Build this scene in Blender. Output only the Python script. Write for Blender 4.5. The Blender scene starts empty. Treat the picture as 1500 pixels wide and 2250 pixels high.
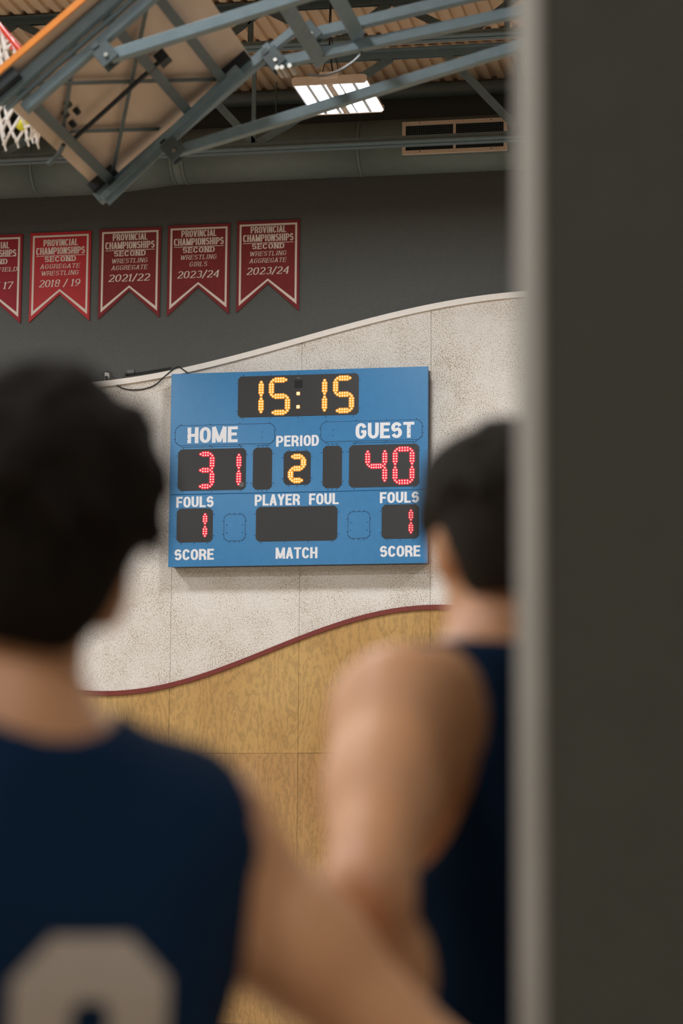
import bpy, bmesh, math, random
import numpy as np
from mathutils import Vector, Matrix
from mathutils.bvhtree import BVHTree

random.seed(7)
S = bpy.context.scene
COL = S.collection
PI = math.pi

# ------------------------------------------------------------------ camera
WALL_Y = 22.894                      # face of the panelling on the end wall
cam_d = bpy.data.cameras.new('camera')
cam = bpy.data.objects.new('camera', cam_d)
COL.objects.link(cam)
YAW, PITCH, ROLL = 0.18906, 0.143306, 0.0080
cam.location = (3.55003, 0.0, 1.39833)
_f = Vector((-math.sin(YAW) * math.cos(PITCH), math.cos(YAW) * math.cos(PITCH), math.sin(PITCH)))
_r0 = Vector((math.cos(YAW), math.sin(YAW), 0))
_u0 = _r0.cross(_f)
_r = math.cos(ROLL) * _r0 + math.sin(ROLL) * _u0
_u = -math.sin(ROLL) * _r0 + math.cos(ROLL) * _u0
cam.rotation_euler = Matrix((_r, _u, -_f)).transposed().to_euler()
cam_d.sensor_fit = 'VERTICAL'
cam_d.sensor_height = 36.0
cam_d.lens = 5600 / 2250 * 36.0
cam_d.clip_start = 0.05
cam_d.clip_end = 200
cam_d.dof.use_dof = True
cam_d.dof.focus_distance = 22.9
cam_d.dof.aperture_fstop = 3.3
S.camera = cam

# ------------------------------------------------------------------ world and exposure
w = bpy.data.worlds.new('world')
S.world = w
w.use_nodes = True
w.node_tree.nodes['Background'].inputs[0].default_value = (0.02, 0.02, 0.022, 1)
w.node_tree.nodes['Background'].inputs[1].default_value = 1.0
S.view_settings.view_transform = 'Standard'
S.view_settings.look = 'None'
S.view_settings.exposure = 0.0
S.view_settings.gamma = 1.0
S.view_settings.use_curve_mapping = False
S.cycles.max_bounces = 8
S.cycles.diffuse_bounces = 5
S.cycles.use_denoising = True
S.cycles.sample_clamp_indirect = 4.0
LAMP_GLOW = 9.0                     # radiance of the lit strips of the hall's lamps
LAMP_WATTS = 128.0                   # output of each lamp


# ------------------------------------------------------------------ materials
def lin(c):
    return tuple(((v / 255) / 12.92 if v / 255 <= 0.04045 else ((v / 255 + 0.055) / 1.055) ** 2.4) for v in c) + (1.0,)


def mat(name, rgb, rough=0.5, metal=0.0, spec=0.5):
    m = bpy.data.materials.new(name)
    m.use_nodes = True
    b = m.node_tree.nodes['Principled BSDF']
    b.inputs['Base Color'].default_value = lin(rgb)
    b.inputs['Roughness'].default_value = rough
    b.inputs['Metallic'].default_value = metal
    b.inputs['Specular IOR Level'].default_value = spec
    return m


def N(m, t, **kw):
    n = m.node_tree.nodes.new(t)
    for k, v in kw.items():
        if k.startswith('i_'):
            n.inputs[k[2:].replace('_', ' ')].default_value = v
        else:
            setattr(n, k, v)
    return n


def L(m, a, b):
    m.node_tree.links.new(a, b)


def ramp(m, fac, stops):
    r = N(m, 'ShaderNodeValToRGB')
    e = r.color_ramp.elements
    e[0].position, e[0].color = stops[0][0], lin(stops[0][1])
    e[1].position, e[1].color = stops[-1][0], lin(stops[-1][1])
    for p, c in stops[1:-1]:
        x = e.new(p)
        x.color = lin(c)
    L(m, fac, r.inputs[0])
    return r.outputs[0]


def coords(m, scale=(1, 1, 1)):
    tc = N(m, 'ShaderNodeTexCoord')
    mp = N(m, 'ShaderNodeMapping')
    mp.inputs['Scale'].default_value = scale
    L(m, tc.outputs['Object'], mp.inputs[0])
    return mp.outputs[0]


def bsdf(m):
    return m.node_tree.nodes['Principled BSDF']


def noisy(name, rgb, rgb2, scale=30, rough=0.5, metal=0.0, bump=0.0, stretch=(1, 1, 1)):
    """paint or fabric with a mottled second tone"""
    m = mat(name, rgb, rough, metal)
    n = N(m, 'ShaderNodeTexNoise', i_Scale=scale, i_Detail=4.0)
    L(m, coords(m, stretch), n.inputs['Vector'])
    L(m, ramp(m, n.outputs['Fac'], [(0.3, rgb), (0.7, rgb2)]), bsdf(m).inputs['Base Color'])
    if bump:
        b = N(m, 'ShaderNodeBump', i_Strength=bump, i_Distance=0.002)
        L(m, n.outputs['Fac'], b.inputs['Height'])
        L(m, b.outputs[0], bsdf(m).inputs['Normal'])
    return m


def glow(name, rgb, strength):
    m = mat(name, (20, 20, 20))
    bsdf(m).inputs['Emission Color'].default_value = lin(rgb)
    bsdf(m).inputs['Emission Strength'].default_value = strength
    return m


M = {}
M['grey_wall'] = noisy('dark grey wall paint', (77, 78, 74), (83, 84, 80), 60, 0.75)
M['near_wall'] = noisy('dark brown grey paint', (78, 78, 68), (82, 82, 72), 40, 0.85)
M['lit_end_grey'] = noisy('partition end with painted light', (168, 164, 154), (162, 158, 148), 30, 0.8)  # paler than the partition face, to imitate light falling on its end
M['white_trim'] = noisy('white painted trim', (240, 232, 222), (234, 226, 216), 20, 0.5)
M['red_trim'] = noisy('dark red painted trim', (124, 46, 34), (114, 42, 32), 20, 0.45)
M['black_base'] = noisy('black rubber base', (38, 40, 38), (46, 47, 44), 20, 0.6)
M['steel_blue'] = noisy('blue grey painted steel', (108, 126, 132), (98, 116, 122), 14, 0.45)
M['steel_dark'] = noisy('dark blue grey painted steel', (78, 90, 92), (70, 82, 84), 14, 0.5)
M['duct'] = noisy('grey green painted sheet metal', (104, 116, 114), (97, 109, 107), 9, 0.5)
M['deck'] = noisy('tan painted roof deck', (222, 196, 168), (212, 184, 154), 6, 0.6, stretch=(1, 0.15, 1))
M['deck_nailer'] = noisy('tan timber nailer', (204, 172, 144), (182, 148, 120), 8, 0.7, stretch=(0.2, 1, 1))
M['roof'] = mat('dark roof board', (60, 48, 40), 0.9)
M['concrete'] = noisy('off white masonry paint', (170, 160, 148), (160, 150, 138), 10, 0.8)
M['grille_frame'] = noisy('tan painted grille frame', (206, 186, 166), (198, 176, 156), 30, 0.5)
M['grille_dark'] = mat('dark duct inside', (16, 17, 18), 0.9)
M['grille_bar'] = mat('grey grille wire', (70, 80, 82), 0.5, 0.3)
M['lamp_white'] = noisy('white lamp housing', (222, 205, 190), (214, 197, 182), 20, 0.45)
M['lamp_gap'] = mat('pale grey lamp divider', (214, 224, 236), 0.4)
M['lamp_on'] = glow('lit led strip', (240, 246, 255), LAMP_GLOW)
M['board_blue'] = noisy('blue scoreboard enamel', (14, 111, 165), (20, 117, 171), 14, 0.38)
bsdf(M['board_blue']).inputs['Coat Weight'].default_value = 0.35
bsdf(M['board_blue']).inputs['Coat Roughness'].default_value = 0.2
bsdf(M['board_blue']).inputs['Coat IOR'].default_value = 1.7
M['board_edge'] = mat('dark blue board edge', (12, 44, 74), 0.5)
M['board_gap'] = mat('navy panel gap', (18, 62, 98), 0.6)
M['screen'] = noisy('black display face', (40, 39, 38), (36, 36, 35), 300, 0.4)
M['letter'] = mat('white vinyl lettering', (228, 228, 230), 0.5)
M['screw'] = mat('dark screw head', (30, 62, 92), 0.4, 0.5)
M['sticker'] = mat('grey worn sticker', (92, 88, 86), 0.6)
M['amber'] = glow('amber led core', (255, 236, 180), 1.3)
M['amber_halo'] = glow('amber led painted glow', (246, 150, 28), 1.2)  # coloured disc that imitates the bloom around an amber core
M['red_led'] = glow('red led core', (255, 205, 200), 1.25)
M['red_halo'] = glow('red led painted glow', (226, 24, 48), 1.1)  # stands in for the red halo of light round each core
M['maroon'] = noisy('maroon banner cloth', (122, 34, 36), (114, 30, 33), 12, 0.8)
M['bright_red'] = noisy('bright red banner cloth', (176, 16, 20), (162, 14, 20), 9, 0.6)
M['mid_red'] = noisy('deep red banner cloth', (144, 14, 28), (136, 13, 26), 9, 0.7)
M['banner_print'] = mat('cream banner print', (214, 198, 184), 0.6)
M['backboard'] = noisy('weathered white backboard', (206, 184, 164), (190, 164, 140), 2.2, 0.6, stretch=(3, 0.7, 1))
M['orange'] = noisy('orange edge paint', (226, 134, 34), (214, 124, 30), 9, 0.5)
M['black_metal'] = mat('black steel', (34, 38, 40), 0.5, 0.3)
M['bolt'] = mat('zinc bolt', (170, 168, 160), 0.35, 0.8)
M['rim_red'] = mat('red orange rim enamel', (214, 62, 36), 0.3)
M['net'] = noisy('white nylon net cord', (240, 236, 232), (228, 222, 216), 60, 0.7)
M['tennis'] = noisy('yellow felt', (226, 222, 50), (238, 232, 90), 40, 0.9)
M['cable'] = mat('black cable', (20, 20, 20), 0.5)
M['socket'] = mat('white socket plate', (226, 220, 212), 0.4)
M['clear_box'] = mat('grey metal box', (92, 92, 90), 0.4, 0.4)
M['skin'] = noisy('skin', (226, 170, 126), (220, 160, 116), 9, 0.5)
bsdf(M['skin']).inputs['Subsurface Weight'].default_value = 0.12
bsdf(M['skin']).inputs['Subsurface Radius'].default_value = (0.02, 0.008, 0.005)
M['hair_black'] = noisy('black brown hair', (24, 20, 17), (36, 30, 25), 60, 0.85)
M['hair_dark'] = noisy('dark brown hair', (40, 37, 31), (50, 45, 38), 60, 0.85)
M['navy'] = noisy('navy jersey mesh', (20, 46, 76), (16, 40, 67), 200, 0.9, bump=0.2)
for _k in ('hair_black', 'hair_dark', 'navy'):
    bsdf(M[_k]).inputs['Specular IOR Level'].default_value = 0.15
M['navy_short'] = noisy('navy shorts', (18, 34, 58), (15, 30, 52), 100, 0.75)
M['number'] = noisy('cream jersey number', (206, 192, 178), (198, 184, 170), 200, 0.7)
M['side_grey'] = mat('grey jersey piping', (110, 112, 112), 0.7)
M['eye_white'] = mat('eye', (235, 232, 228), 0.2)
M['shoe'] = noisy('white shoe leather', (225, 224, 222), (215, 214, 212), 20, 0.5)
M['sole'] = mat('shoe sole', (190, 190, 188), 0.6)


def panel_mat():
    m = mat('cream speckled acoustic board', (222, 214, 204), 0.85)
    v = coords(m)
    n1 = N(m, 'ShaderNodeTexNoise', i_Scale=105.0, i_Detail=3.0, i_Roughness=0.65)
    n2 = N(m, 'ShaderNodeTexNoise', i_Scale=3.0, i_Detail=5.0)
    L(m, v, n1.inputs['Vector'])
    L(m, v, n2.inputs['Vector'])
    mx = N(m, 'ShaderNodeMath', operation='MULTIPLY_ADD')
    mx.inputs[1].default_value = 0.22
    L(m, n2.outputs['Fac'], mx.inputs[0])
    L(m, n1.outputs['Fac'], mx.inputs[2])
    L(m, ramp(m, mx.outputs[0], [(0.44, (130, 108, 84)), (0.53, (200, 188, 172)), (0.60, (228, 221, 212)), (0.8, (238, 233, 228))]), bsdf(m).inputs['Base Color'])
    b = N(m, 'ShaderNodeBump', i_Strength=0.5, i_Distance=0.004)
    L(m, n1.outputs['Fac'], b.inputs['Height'])
    L(m, b.outputs[0], bsdf(m).inputs['Normal'])
    return m


def plywood_mat(name, tint, seed):
    m = mat(name, tint, 0.45)
    v = coords(m, (1, 1, 0.2))
    n0 = N(m, 'ShaderNodeTexNoise', i_Scale=2.6, i_Detail=2.0)
    n0.noise_dimensions = '4D'
    n0.inputs['W'].default_value = seed
    L(m, v, n0.inputs['Vector'])
    k = N(m, 'ShaderNodeMath', operation='MULTIPLY')
    k.inputs[1].default_value = 20.0
    L(m, n0.outputs['Fac'], k.inputs[0])
    n1 = N(m, 'ShaderNodeTexNoise', i_Scale=22.0, i_Detail=4.0)
    L(m, coords(m, (1.5, 1, 0.6)), n1.inputs['Vector'])
    k2 = N(m, 'ShaderNodeMath', operation='MULTIPLY_ADD')
    k2.inputs[1].default_value = 2.2
    L(m, n1.outputs['Fac'], k2.inputs[0])
    L(m, k.outputs[0], k2.inputs[2])
    fr = N(m, 'ShaderNodeMath', operation='PINGPONG')
    fr.inputs[1].default_value = 0.5
    L(m, k2.outputs[0], fr.inputs[0])
    t = tint
    dk = tuple(int(c * 0.86) for c in t)
    md = tuple(int(c * 0.95) for c in t)
    c1 = ramp(m, fr.outputs[0], [(0.0, dk), (0.20, md), (0.5, t)])
    n3 = N(m, 'ShaderNodeTexNoise', i_Scale=1.6, i_Detail=4.0)
    L(m, coords(m, (1, 1, 0.6)), n3.inputs['Vector'])
    c3 = ramp(m, n3.outputs['Fac'], [(0.35, (236, 226, 214)), (0.65, (255, 255, 255))])
    mm = N(m, 'ShaderNodeMix', data_type='RGBA', blend_type='MULTIPLY')
    mm.inputs[0].default_value = 1.0
    L(m, c1, mm.inputs[6])
    L(m, c3, mm.inputs[7])
    L(m, mm.outputs[2], bsdf(m).inputs['Base Color'])
    return m


def floor_mat():
    m = mat('varnished maple floor', (200, 150, 98), 0.35)
    v = coords(m)
    br = N(m, 'ShaderNodeTexBrick', i_Scale=1.0)
    br.inputs['Brick Width'].default_value = 1.1
    br.inputs['Row Height'].default_value = 0.057
    br.inputs['Mortar Size'].default_value = 0.0008
    br.inputs['Color1'].default_value = lin((192, 178, 158))
    br.inputs['Color2'].default_value = lin((180, 164, 142))
    br.inputs['Mortar'].default_value = lin((110, 78, 48))
    L(m, v, br.inputs['Vector'])
    L(m, br.outputs['Color'], bsdf(m).inputs['Base Color'])
    return m


M['panel'] = panel_mat()
M['ply_a'] = plywood_mat('fir plywood light', (204, 164, 98), 1.3)
M['ply_b'] = plywood_mat('fir plywood warm', (198, 156, 98), 5.7)
M['floor'] = floor_mat()


# ------------------------------------------------------------------ mesh helpers
class MB:
    """collects shapes that belong to one mesh"""

    def __init__(self):
        self.v, self.f, self.mi = [], [], []

    def add(self, vs, fs, mi=0):
        o = len(self.v)
        self.v += [tuple(p) for p in vs]
        self.f += [tuple(i + o for i in q) for q in fs]
        self.mi += [mi] * len(fs)
        return self

    def box(self, x0, y0, z0, x1, y1, z1, mi=0):
        vs = [(x, y, z) for x in (x0, x1) for y in (y0, y1) for z in (z0, z1)]
        return self.add(vs, [(0, 1, 3, 2), (4, 6, 7, 5), (0, 4, 5, 1), (2, 3, 7, 6), (0, 2, 6, 4), (1, 5, 7, 3)], mi)

    def bar(self, a, b, wd, ht=None, up=(0, 0, 1), mi=0):
        """rectangular bar from a to b, wd across, ht along up"""
        ht = ht or wd
        a, b = Vector(a), Vector(b)
        d = (b - a).normalized()
        u = Vector(up)
        s = d.cross(u)
        if s.length < 1e-4:
            s = d.cross(Vector((1, 0, 0)))
        s.normalize()
        u = s.cross(d).normalized()
        vs = []
        for p in (a, b):
            for i, j in ((-1, -1), (1, -1), (1, 1), (-1, 1)):
                vs.append(p + s * (i * wd / 2) + u * (j * ht / 2))
        return self.add(vs, [(3, 2, 1, 0), (4, 5, 6, 7), (0, 1, 5, 4), (1, 2, 6, 5), (2, 3, 7, 6), (3, 0, 4, 7)], mi)

    def tube(self, pts, r, n=8, mi=0, closed=False):
        pts = [Vector(p) for p in pts]
        vs, fs = [], []
        m = len(pts)
        ref = None
        for i, p in enumerate(pts):
            if closed:
                d = pts[(i + 1) % m] - pts[i - 1]
            else:
                d = pts[min(i + 1, m - 1)] - pts[max(i - 1, 0)]
            d.normalize()
            if ref is None:
                ref = d.orthogonal().normalized()
            ref = (ref - d * ref.dot(d))
            ref = ref.normalized() if ref.length > 1e-6 else d.orthogonal().normalized()
            q = d.cross(ref)
            rr = r[i] if isinstance(r, (list, tuple)) else r
            for k in range(n):
                a = 2 * PI * k / n
                vs.append(p + ref * (math.cos(a) * rr) + q * (math.sin(a) * rr))
        for i in range(m if closed else m - 1):
            for k in range(n):
                a, b = i * n + k, i * n + (k + 1) % n
                c, e = ((i + 1) % m) * n + (k + 1) % n, ((i + 1) % m) * n + k
                fs.append((a, b, c, e))
        if not closed:
            fs.append(tuple(range(n - 1, -1, -1)))
            fs.append(tuple((m - 1) * n + k for k in range(n)))
        return self.add(vs, fs, mi)

    def prism(self, poly, y0, y1, mi=0):
        """closed prism from an outline in x, z between depths y0 and y1"""
        n = len(poly)
        vs = [(x, y0, z) for x, z in poly] + [(x, y1, z) for x, z in poly]
        fs = [tuple(range(n)), tuple(range(2 * n - 1, n - 1, -1))]
        fs += [(i, i + n, (i + 1) % n + n, (i + 1) % n) for i in range(n)]
        return self.add(vs, fs, mi)

    def sphere(self, c, r, n=10, m=6, mi=0):
        vs, fs = [], []
        rx, ry, rz = r if isinstance(r, (tuple, list)) else (r, r, r)
        for i in range(m + 1):
            t = PI * i / m
            for k in range(n):
                a = 2 * PI * k / n
                vs.append((c[0] + rx * math.sin(t) * math.cos(a), c[1] + ry * math.sin(t) * math.sin(a), c[2] + rz * math.cos(t)))
        for i in range(m):
            for k in range(n):
                fs.append((i * n + k, (i + 1) * n + k, (i + 1) * n + (k + 1) % n, i * n + (k + 1) % n))
        return self.add(vs, fs, mi)

    def build(self, name, mats, parent=None, smooth=False, bevel=0.0):
        me = bpy.data.meshes.new(name)
        me.from_pydata(self.v, [], self.f)
        mats = mats if isinstance(mats, (list, tuple)) else [mats]
        for m in mats:
            me.materials.append(m)
        if len(mats) > 1:
            me.polygons.foreach_set('material_index', self.mi)
        if smooth:
            me.polygons.foreach_set('use_smooth', [True] * len(me.polygons))
        bm = bmesh.new()
        bm.from_mesh(me)
        bmesh.ops.recalc_face_normals(bm, faces=bm.faces)
        bm.to_mesh(me)
        bm.free()
        me.update()
        o = bpy.data.objects.new(name, me)
        COL.objects.link(o)
        if parent is not None:
            o.parent = parent
        if bevel:
            b = o.modifiers.new('edge', 'BEVEL')
            b.width = bevel
            b.segments = 2
            b.limit_method = 'ANGLE'
        return o


def copy_mesh(src, parent, name=None):
    c = src.copy()
    if name:
        c.name = name
    COL.objects.link(c)
    if parent is not None:
        c.parent = parent
    return c


def tag(o, label=None, cat=None, group=None, kind=None):
    for k, v in (('label', label), ('category', cat), ('group', group), ('kind', kind)):
        if v:
            o[k] = v
    return o


def thing(name, label, cat, loc=(0, 0, 0), rot=None, group=None):
    o = bpy.data.objects.new(name, None)
    o.empty_display_size = 0.1
    COL.objects.link(o)
    o.location = loc
    if rot is not None:
        o.rotation_euler = rot
    return tag(o, label, cat, group)


def struct(o, label=None):
    return tag(o, label, None, None, 'structure')


# ------------------------------------------------------------------ the hall
X0, X1, Y0, CEIL = -14.0, 9.5, -9.0, 8.80
GREY_Y = WALL_Y + 0.05


def red_z(x):
    return 3.482 - 0.385 * math.cos(PI * (x + 3.05) / 3.1)


def white_z(x):
    return 6.385 + 0.375 * math.sin(PI * (x + 1.25) / 4.7)


o = MB().box(X0, Y0, -0.1, X1, GREY_Y + 0.2, 0.0).build('floor', M['floor'])
struct(o, 'varnished maple sports hall floor')
wall_back = MB().box(X0 - 0.2, GREY_Y, 0.0, X1 + 0.2, GREY_Y + 0.2, 9.2).build('wall_back', M['grey_wall'])
struct(wall_back, 'dark grey end wall with pale wavy panelling and plywood below')
o = MB().box(X0 - 0.2, Y0, 0, X0, GREY_Y, 9.2).build('wall_left', M['concrete'])
struct(o, 'plain painted side wall of the hall')
o = MB().box(X1, Y0, 0, X1 + 0.2, GREY_Y, 9.2).build('wall_right', M['concrete'])
struct(o, 'plain painted side wall beyond the near partition')
o = MB().box(X0 - 0.2, Y0 - 0.2, 0, X1 + 0.2, Y0, 9.2).build('wall_front', M['concrete'])
struct(o, 'plain painted wall behind the camera')

# panelling on the end wall: one board every 1.219 m, cut along the two waves
PW, GAP = 1.2192, 0.003
for k in range(-8, 5):
    a, b = k * PW + GAP / 2, (k + 1) * PW - GAP / 2
    xs = [a + (b - a) * i / 10 for i in range(11)]
    top = [(x, white_z(x)) for x in reversed(xs)]
    bot = [(x, red_z(x)) for x in xs]
    MB().prism(bot + top, WALL_Y, GREY_Y).build('acoustic_panel', M['panel'], wall_back)
    MB().prism([(xs[0], 2.543), (xs[-1], 2.5415)] + [(x, red_z(x) - 0.004) for x in reversed(xs)], WALL_Y, GREY_Y).build('plywood_panel', M['ply_a'], wall_back)
    MB().box(a, WALL_Y + 0.001, 0.10, b, GREY_Y, 2.5395).build('plywood_panel', M['ply_b'], wall_back)
xs = [-8 * PW + i * 0.1 for i in range(int(13 * PW / 0.1) + 1)]
t = MB()
for x0, x1 in zip(xs[:-1], xs[1:]):
    t.prism([(x0, red_z(x0) - 0.022), (x1, red_z(x1) - 0.022), (x1, red_z(x1) + 0.022), (x0, red_z(x0) + 0.022)], WALL_Y - 0.018, WALL_Y)
struct(t.build('trim_1', M['red_trim']), 'thin dark red wavy trim between cream panels and plywood')
t = MB()
for x0, x1 in zip(xs[:-1], xs[1:]):
    t.prism([(x0, white_z(x0) - 0.026), (x1, white_z(x1) - 0.026), (x1, white_z(x1) + 0.028), (x0, white_z(x0) + 0.028)], WALL_Y - 0.03, GREY_Y)
struct(t.build('trim_2', M['white_trim']), 'white wavy cap trim along the top of the cream panels')
struct(MB().box(X0, WALL_Y - 0.012, 0.0, X1, GREY_Y, 0.10).build('baseboard_back', M['black_base']), 'black base strip below the plywood')

# the partition whose lit end closes the picture on the right
wa = 0.255
wn = Vector((math.sin(wa), -math.cos(wa), 0))
wd = Vector((math.cos(wa), math.sin(wa), 0))
c = Vector((3.3215, 2.071, 0))
corners = [c, c - wn * 0.12, c - wn * 0.12 + wd * 6.4, c + wd * 6.4]
m_ = MB()
vs = [(p.x, p.y, z) for z in (0, 8.79) for p in corners]
m_.add(vs, [(3, 2, 1, 0), (4, 5, 6, 7), (0, 1, 5, 4), (1, 2, 6, 5), (2, 3, 7, 6), (3, 0, 4, 7)])
wall_near = m_.build('wall_near', M['near_wall'], bevel=0.004)
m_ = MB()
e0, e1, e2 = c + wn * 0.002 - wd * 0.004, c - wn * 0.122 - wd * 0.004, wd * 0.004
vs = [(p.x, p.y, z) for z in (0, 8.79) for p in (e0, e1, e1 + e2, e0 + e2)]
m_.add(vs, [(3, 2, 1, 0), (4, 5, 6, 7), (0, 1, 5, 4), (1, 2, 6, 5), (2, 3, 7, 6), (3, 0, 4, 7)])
m_.build('lit_end_strip', M['lit_end_grey'], wall_near)  # thin added strip, its lighter colour stands for light on the end
struct(wall_near, 'plain dark brown-grey partition filling the right edge, its narrow end lit')

# roof deck of ribbed sheets
ceiling = MB().box(X0, Y0, 9.1, X1, GREY_Y, 9.2).build('ceiling', M['roof'])
struct(ceiling, 'tan ribbed metal roof deck above the steel joists')
PITCH_R, NR = 0.122, 8
prof = []
for i in range(NR):
    x = i * PITCH_R
    prof += [(x, 0), (x + 0.062, 0), (x + 0.072, 0.032), (x + 0.112, 0.032)]
prof.append((NR * PITCH_R, 0))
src = None
for row, (ya, yb) in enumerate(((Y0, 10.0), (10.0, GREY_Y))):
    vs = [(x, 0, z) for x, z in prof] + [(x, yb - ya, z) for x, z in prof] + [(x, 0, z + 0.002) for x, z in prof] + [(x, yb - ya, z + 0.002) for x, z in prof]
    n = len(prof)
    fs = [(i, i + 1, n + i + 1, n + i) for i in range(n - 1)] + [(2 * n + i, 2 * n + i + 1, 3 * n + i + 1, 3 * n + i) for i in range(n - 1)]
    fs += [(i, i + 1, 2 * n + i + 1, 2 * n + i) for i in range(n - 1)]
    k, src = 0, None
    while X0 + (k + 1) * NR * PITCH_R < X1 + 0.9:
        o = MB().add(vs, fs).build('deck_sheet', M['deck'], ceiling) if src is None else copy_mesh(src, ceiling)
        src = src or o
        o.location = (X0 + k * NR * PITCH_R, ya, CEIL)
        k += 1


# ------------------------------------------------------------------ roof steel
def angle_pair(m, x0, x1, y, z, ht, flange, gap, down=False):
    """two angles back to back, a slot between them"""
    s = -1 if down else 1
    for q in (-1, 1):
        ya, yb = sorted((y + q * gap / 2, y + q * (gap / 2 + flange)))
        m.box(x0, ya, min(z, z + s * 0.010), x1, yb, max(z, z + s * 0.010))
        ya, yb = sorted((y + q * gap / 2, y + q * (gap / 2 + 0.010)))
        m.box(x0, ya, min(z + s * 0.0099, z + s * ht), x1, yb, max(z + s * 0.0099, z + s * ht))


jo = thing('roof_joist', 'deep blue-grey steel roof joist nearest the end wall, passing before the vent', 'joist', (0, 21.65, 7.87))
m_ = MB(); angle_pair(m_, X0, X1, 0, 0.86, 0.07, 0.075, 0.03, True); m_.build('top_chord', M['steel_blue'], jo)
m_ = MB(); angle_pair(m_, X0, X1, 0, 0.0, 0.07, 0.075, 0.035); m_.build('bottom_chord', M['steel_blue'], jo)
for k in range(-4, 4):
    b = 0.98 + 2.4 * k
    for p, q in (((b, 0, 0.07), (b - 0.65, 0, 0.80)), ((b + 0.04, 0, 0.07), (b + 1.25, 0, 0.80)), ((b - 0.005, 0, 0.07), (b - 0.005, 0, 0.80))):
        vert = abs(p[0] - q[0]) < 0.1
        MB().bar(p, q, 0.028, 0.036 if vert else 0.07).build('web', M['steel_blue'], jo)
jo2 = thing('roof_joist', 'shallow blue-grey steel roof joist crossing the top edge of the picture', 'joist', (0, 20.42, 8.40))
m_ = MB(); angle_pair(m_, X0, X1, 0, 0.385, 0.06, 0.075, 0.03, True); m_.build('top_chord', M['steel_dark'], jo2)
m_ = MB(); angle_pair(m_, X0, X1, 0, 0.0, 0.06, 0.065, 0.03); m_.build('bottom_chord', M['steel_blue'], jo2)
for k in range(-11, 8):
    b = 0.04 + 1.1 * k
    for p, q in (((b - 0.02, 0, 0.34), (b - 0.42, 0, 0.05)), ((b + 0.02, 0, 0.34), (b + 0.55, 0, 0.05))):
        MB().bar(p, q, 0.028, 0.062).build('web', M['steel_dark'], jo2)
    if k % 2 == 0:
        MB().bar((b + 0.98, 0, 0.34), (b + 0.98, 0, 0.05), 0.028, 0.045).build('web', M['steel_dark'], jo2)
o = MB().box(X0, 21.40, 8.735, X1, 21.50, 8.799).build('roof_nailer', M['deck_nailer'])
struct(o, 'tan strip under the deck beside the end wall joist')
m_ = MB(); m_.tube([(X0, 22.80, 8.725), (X1, 22.80, 8.725)], 0.07, 14)
struct(m_.build('trim_3', M['duct'], smooth=True), 'grey-green pipe rail along the wall just below the roof')

# ------------------------------------------------------------------ ventilation duct along the end wall
DY, DZ = 22.56, 8.115
duct = thing('ventilation_duct', 'big round grey-green air duct running along the top of the end wall', 'duct', (0, DY, DZ))


def duct_piece(xa, xb, ra, rb, name='duct_section', n=40):
    m = MB()
    m.tube([(xa, 0, 0), (xb, 0, 0)], [ra, rb], n)
    return m.build(name, M['duct'], duct, smooth=True)


RL, RR = 0.315, 0.255
cuts = [X0 + 0.02, -9.6, -7.0, -5.2, -3.72, -3.02]
for a, b in zip(cuts[:-1], cuts[1:]):
    duct_piece(a, b, RL, RL)
duct_piece(-3.02, -2.38, RL, RR, 'duct_reducer')
cuts = [-2.38, -2.27, -0.6, 1.4, 3.4, 5.6, 7.6, X1 - 0.02]
for a, b in zip(cuts[:-1], cuts[1:]):
    duct_piece(a, b, RR, RR)
for x, r in ((-9.6, RL), (-7.0, RL), (-5.2, RL), (-3.72, RL), (-3.02, RL), (-2.38, RR), (-2.27, RR), (-0.6, RR), (1.4, RR), (3.4, RR), (5.6, RR), (7.6, RR)):
    m_ = MB(); m_.tube([(x - 0.012, 0, 0), (x + 0.012, 0, 0)], r + 0.004, 40); m_.build('seam_band', M['duct'], duct, smooth=True)
for x in (-8, -4.5, -1.42, 0.98, 4.0, 7.0):
    m_ = MB(); m_.bar((x, 0, 0.2), (x, 0, 0.68), 0.03, 0.006, (1, 0, 0)); m_.build('hanger_strap', M['duct'], duct)


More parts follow.
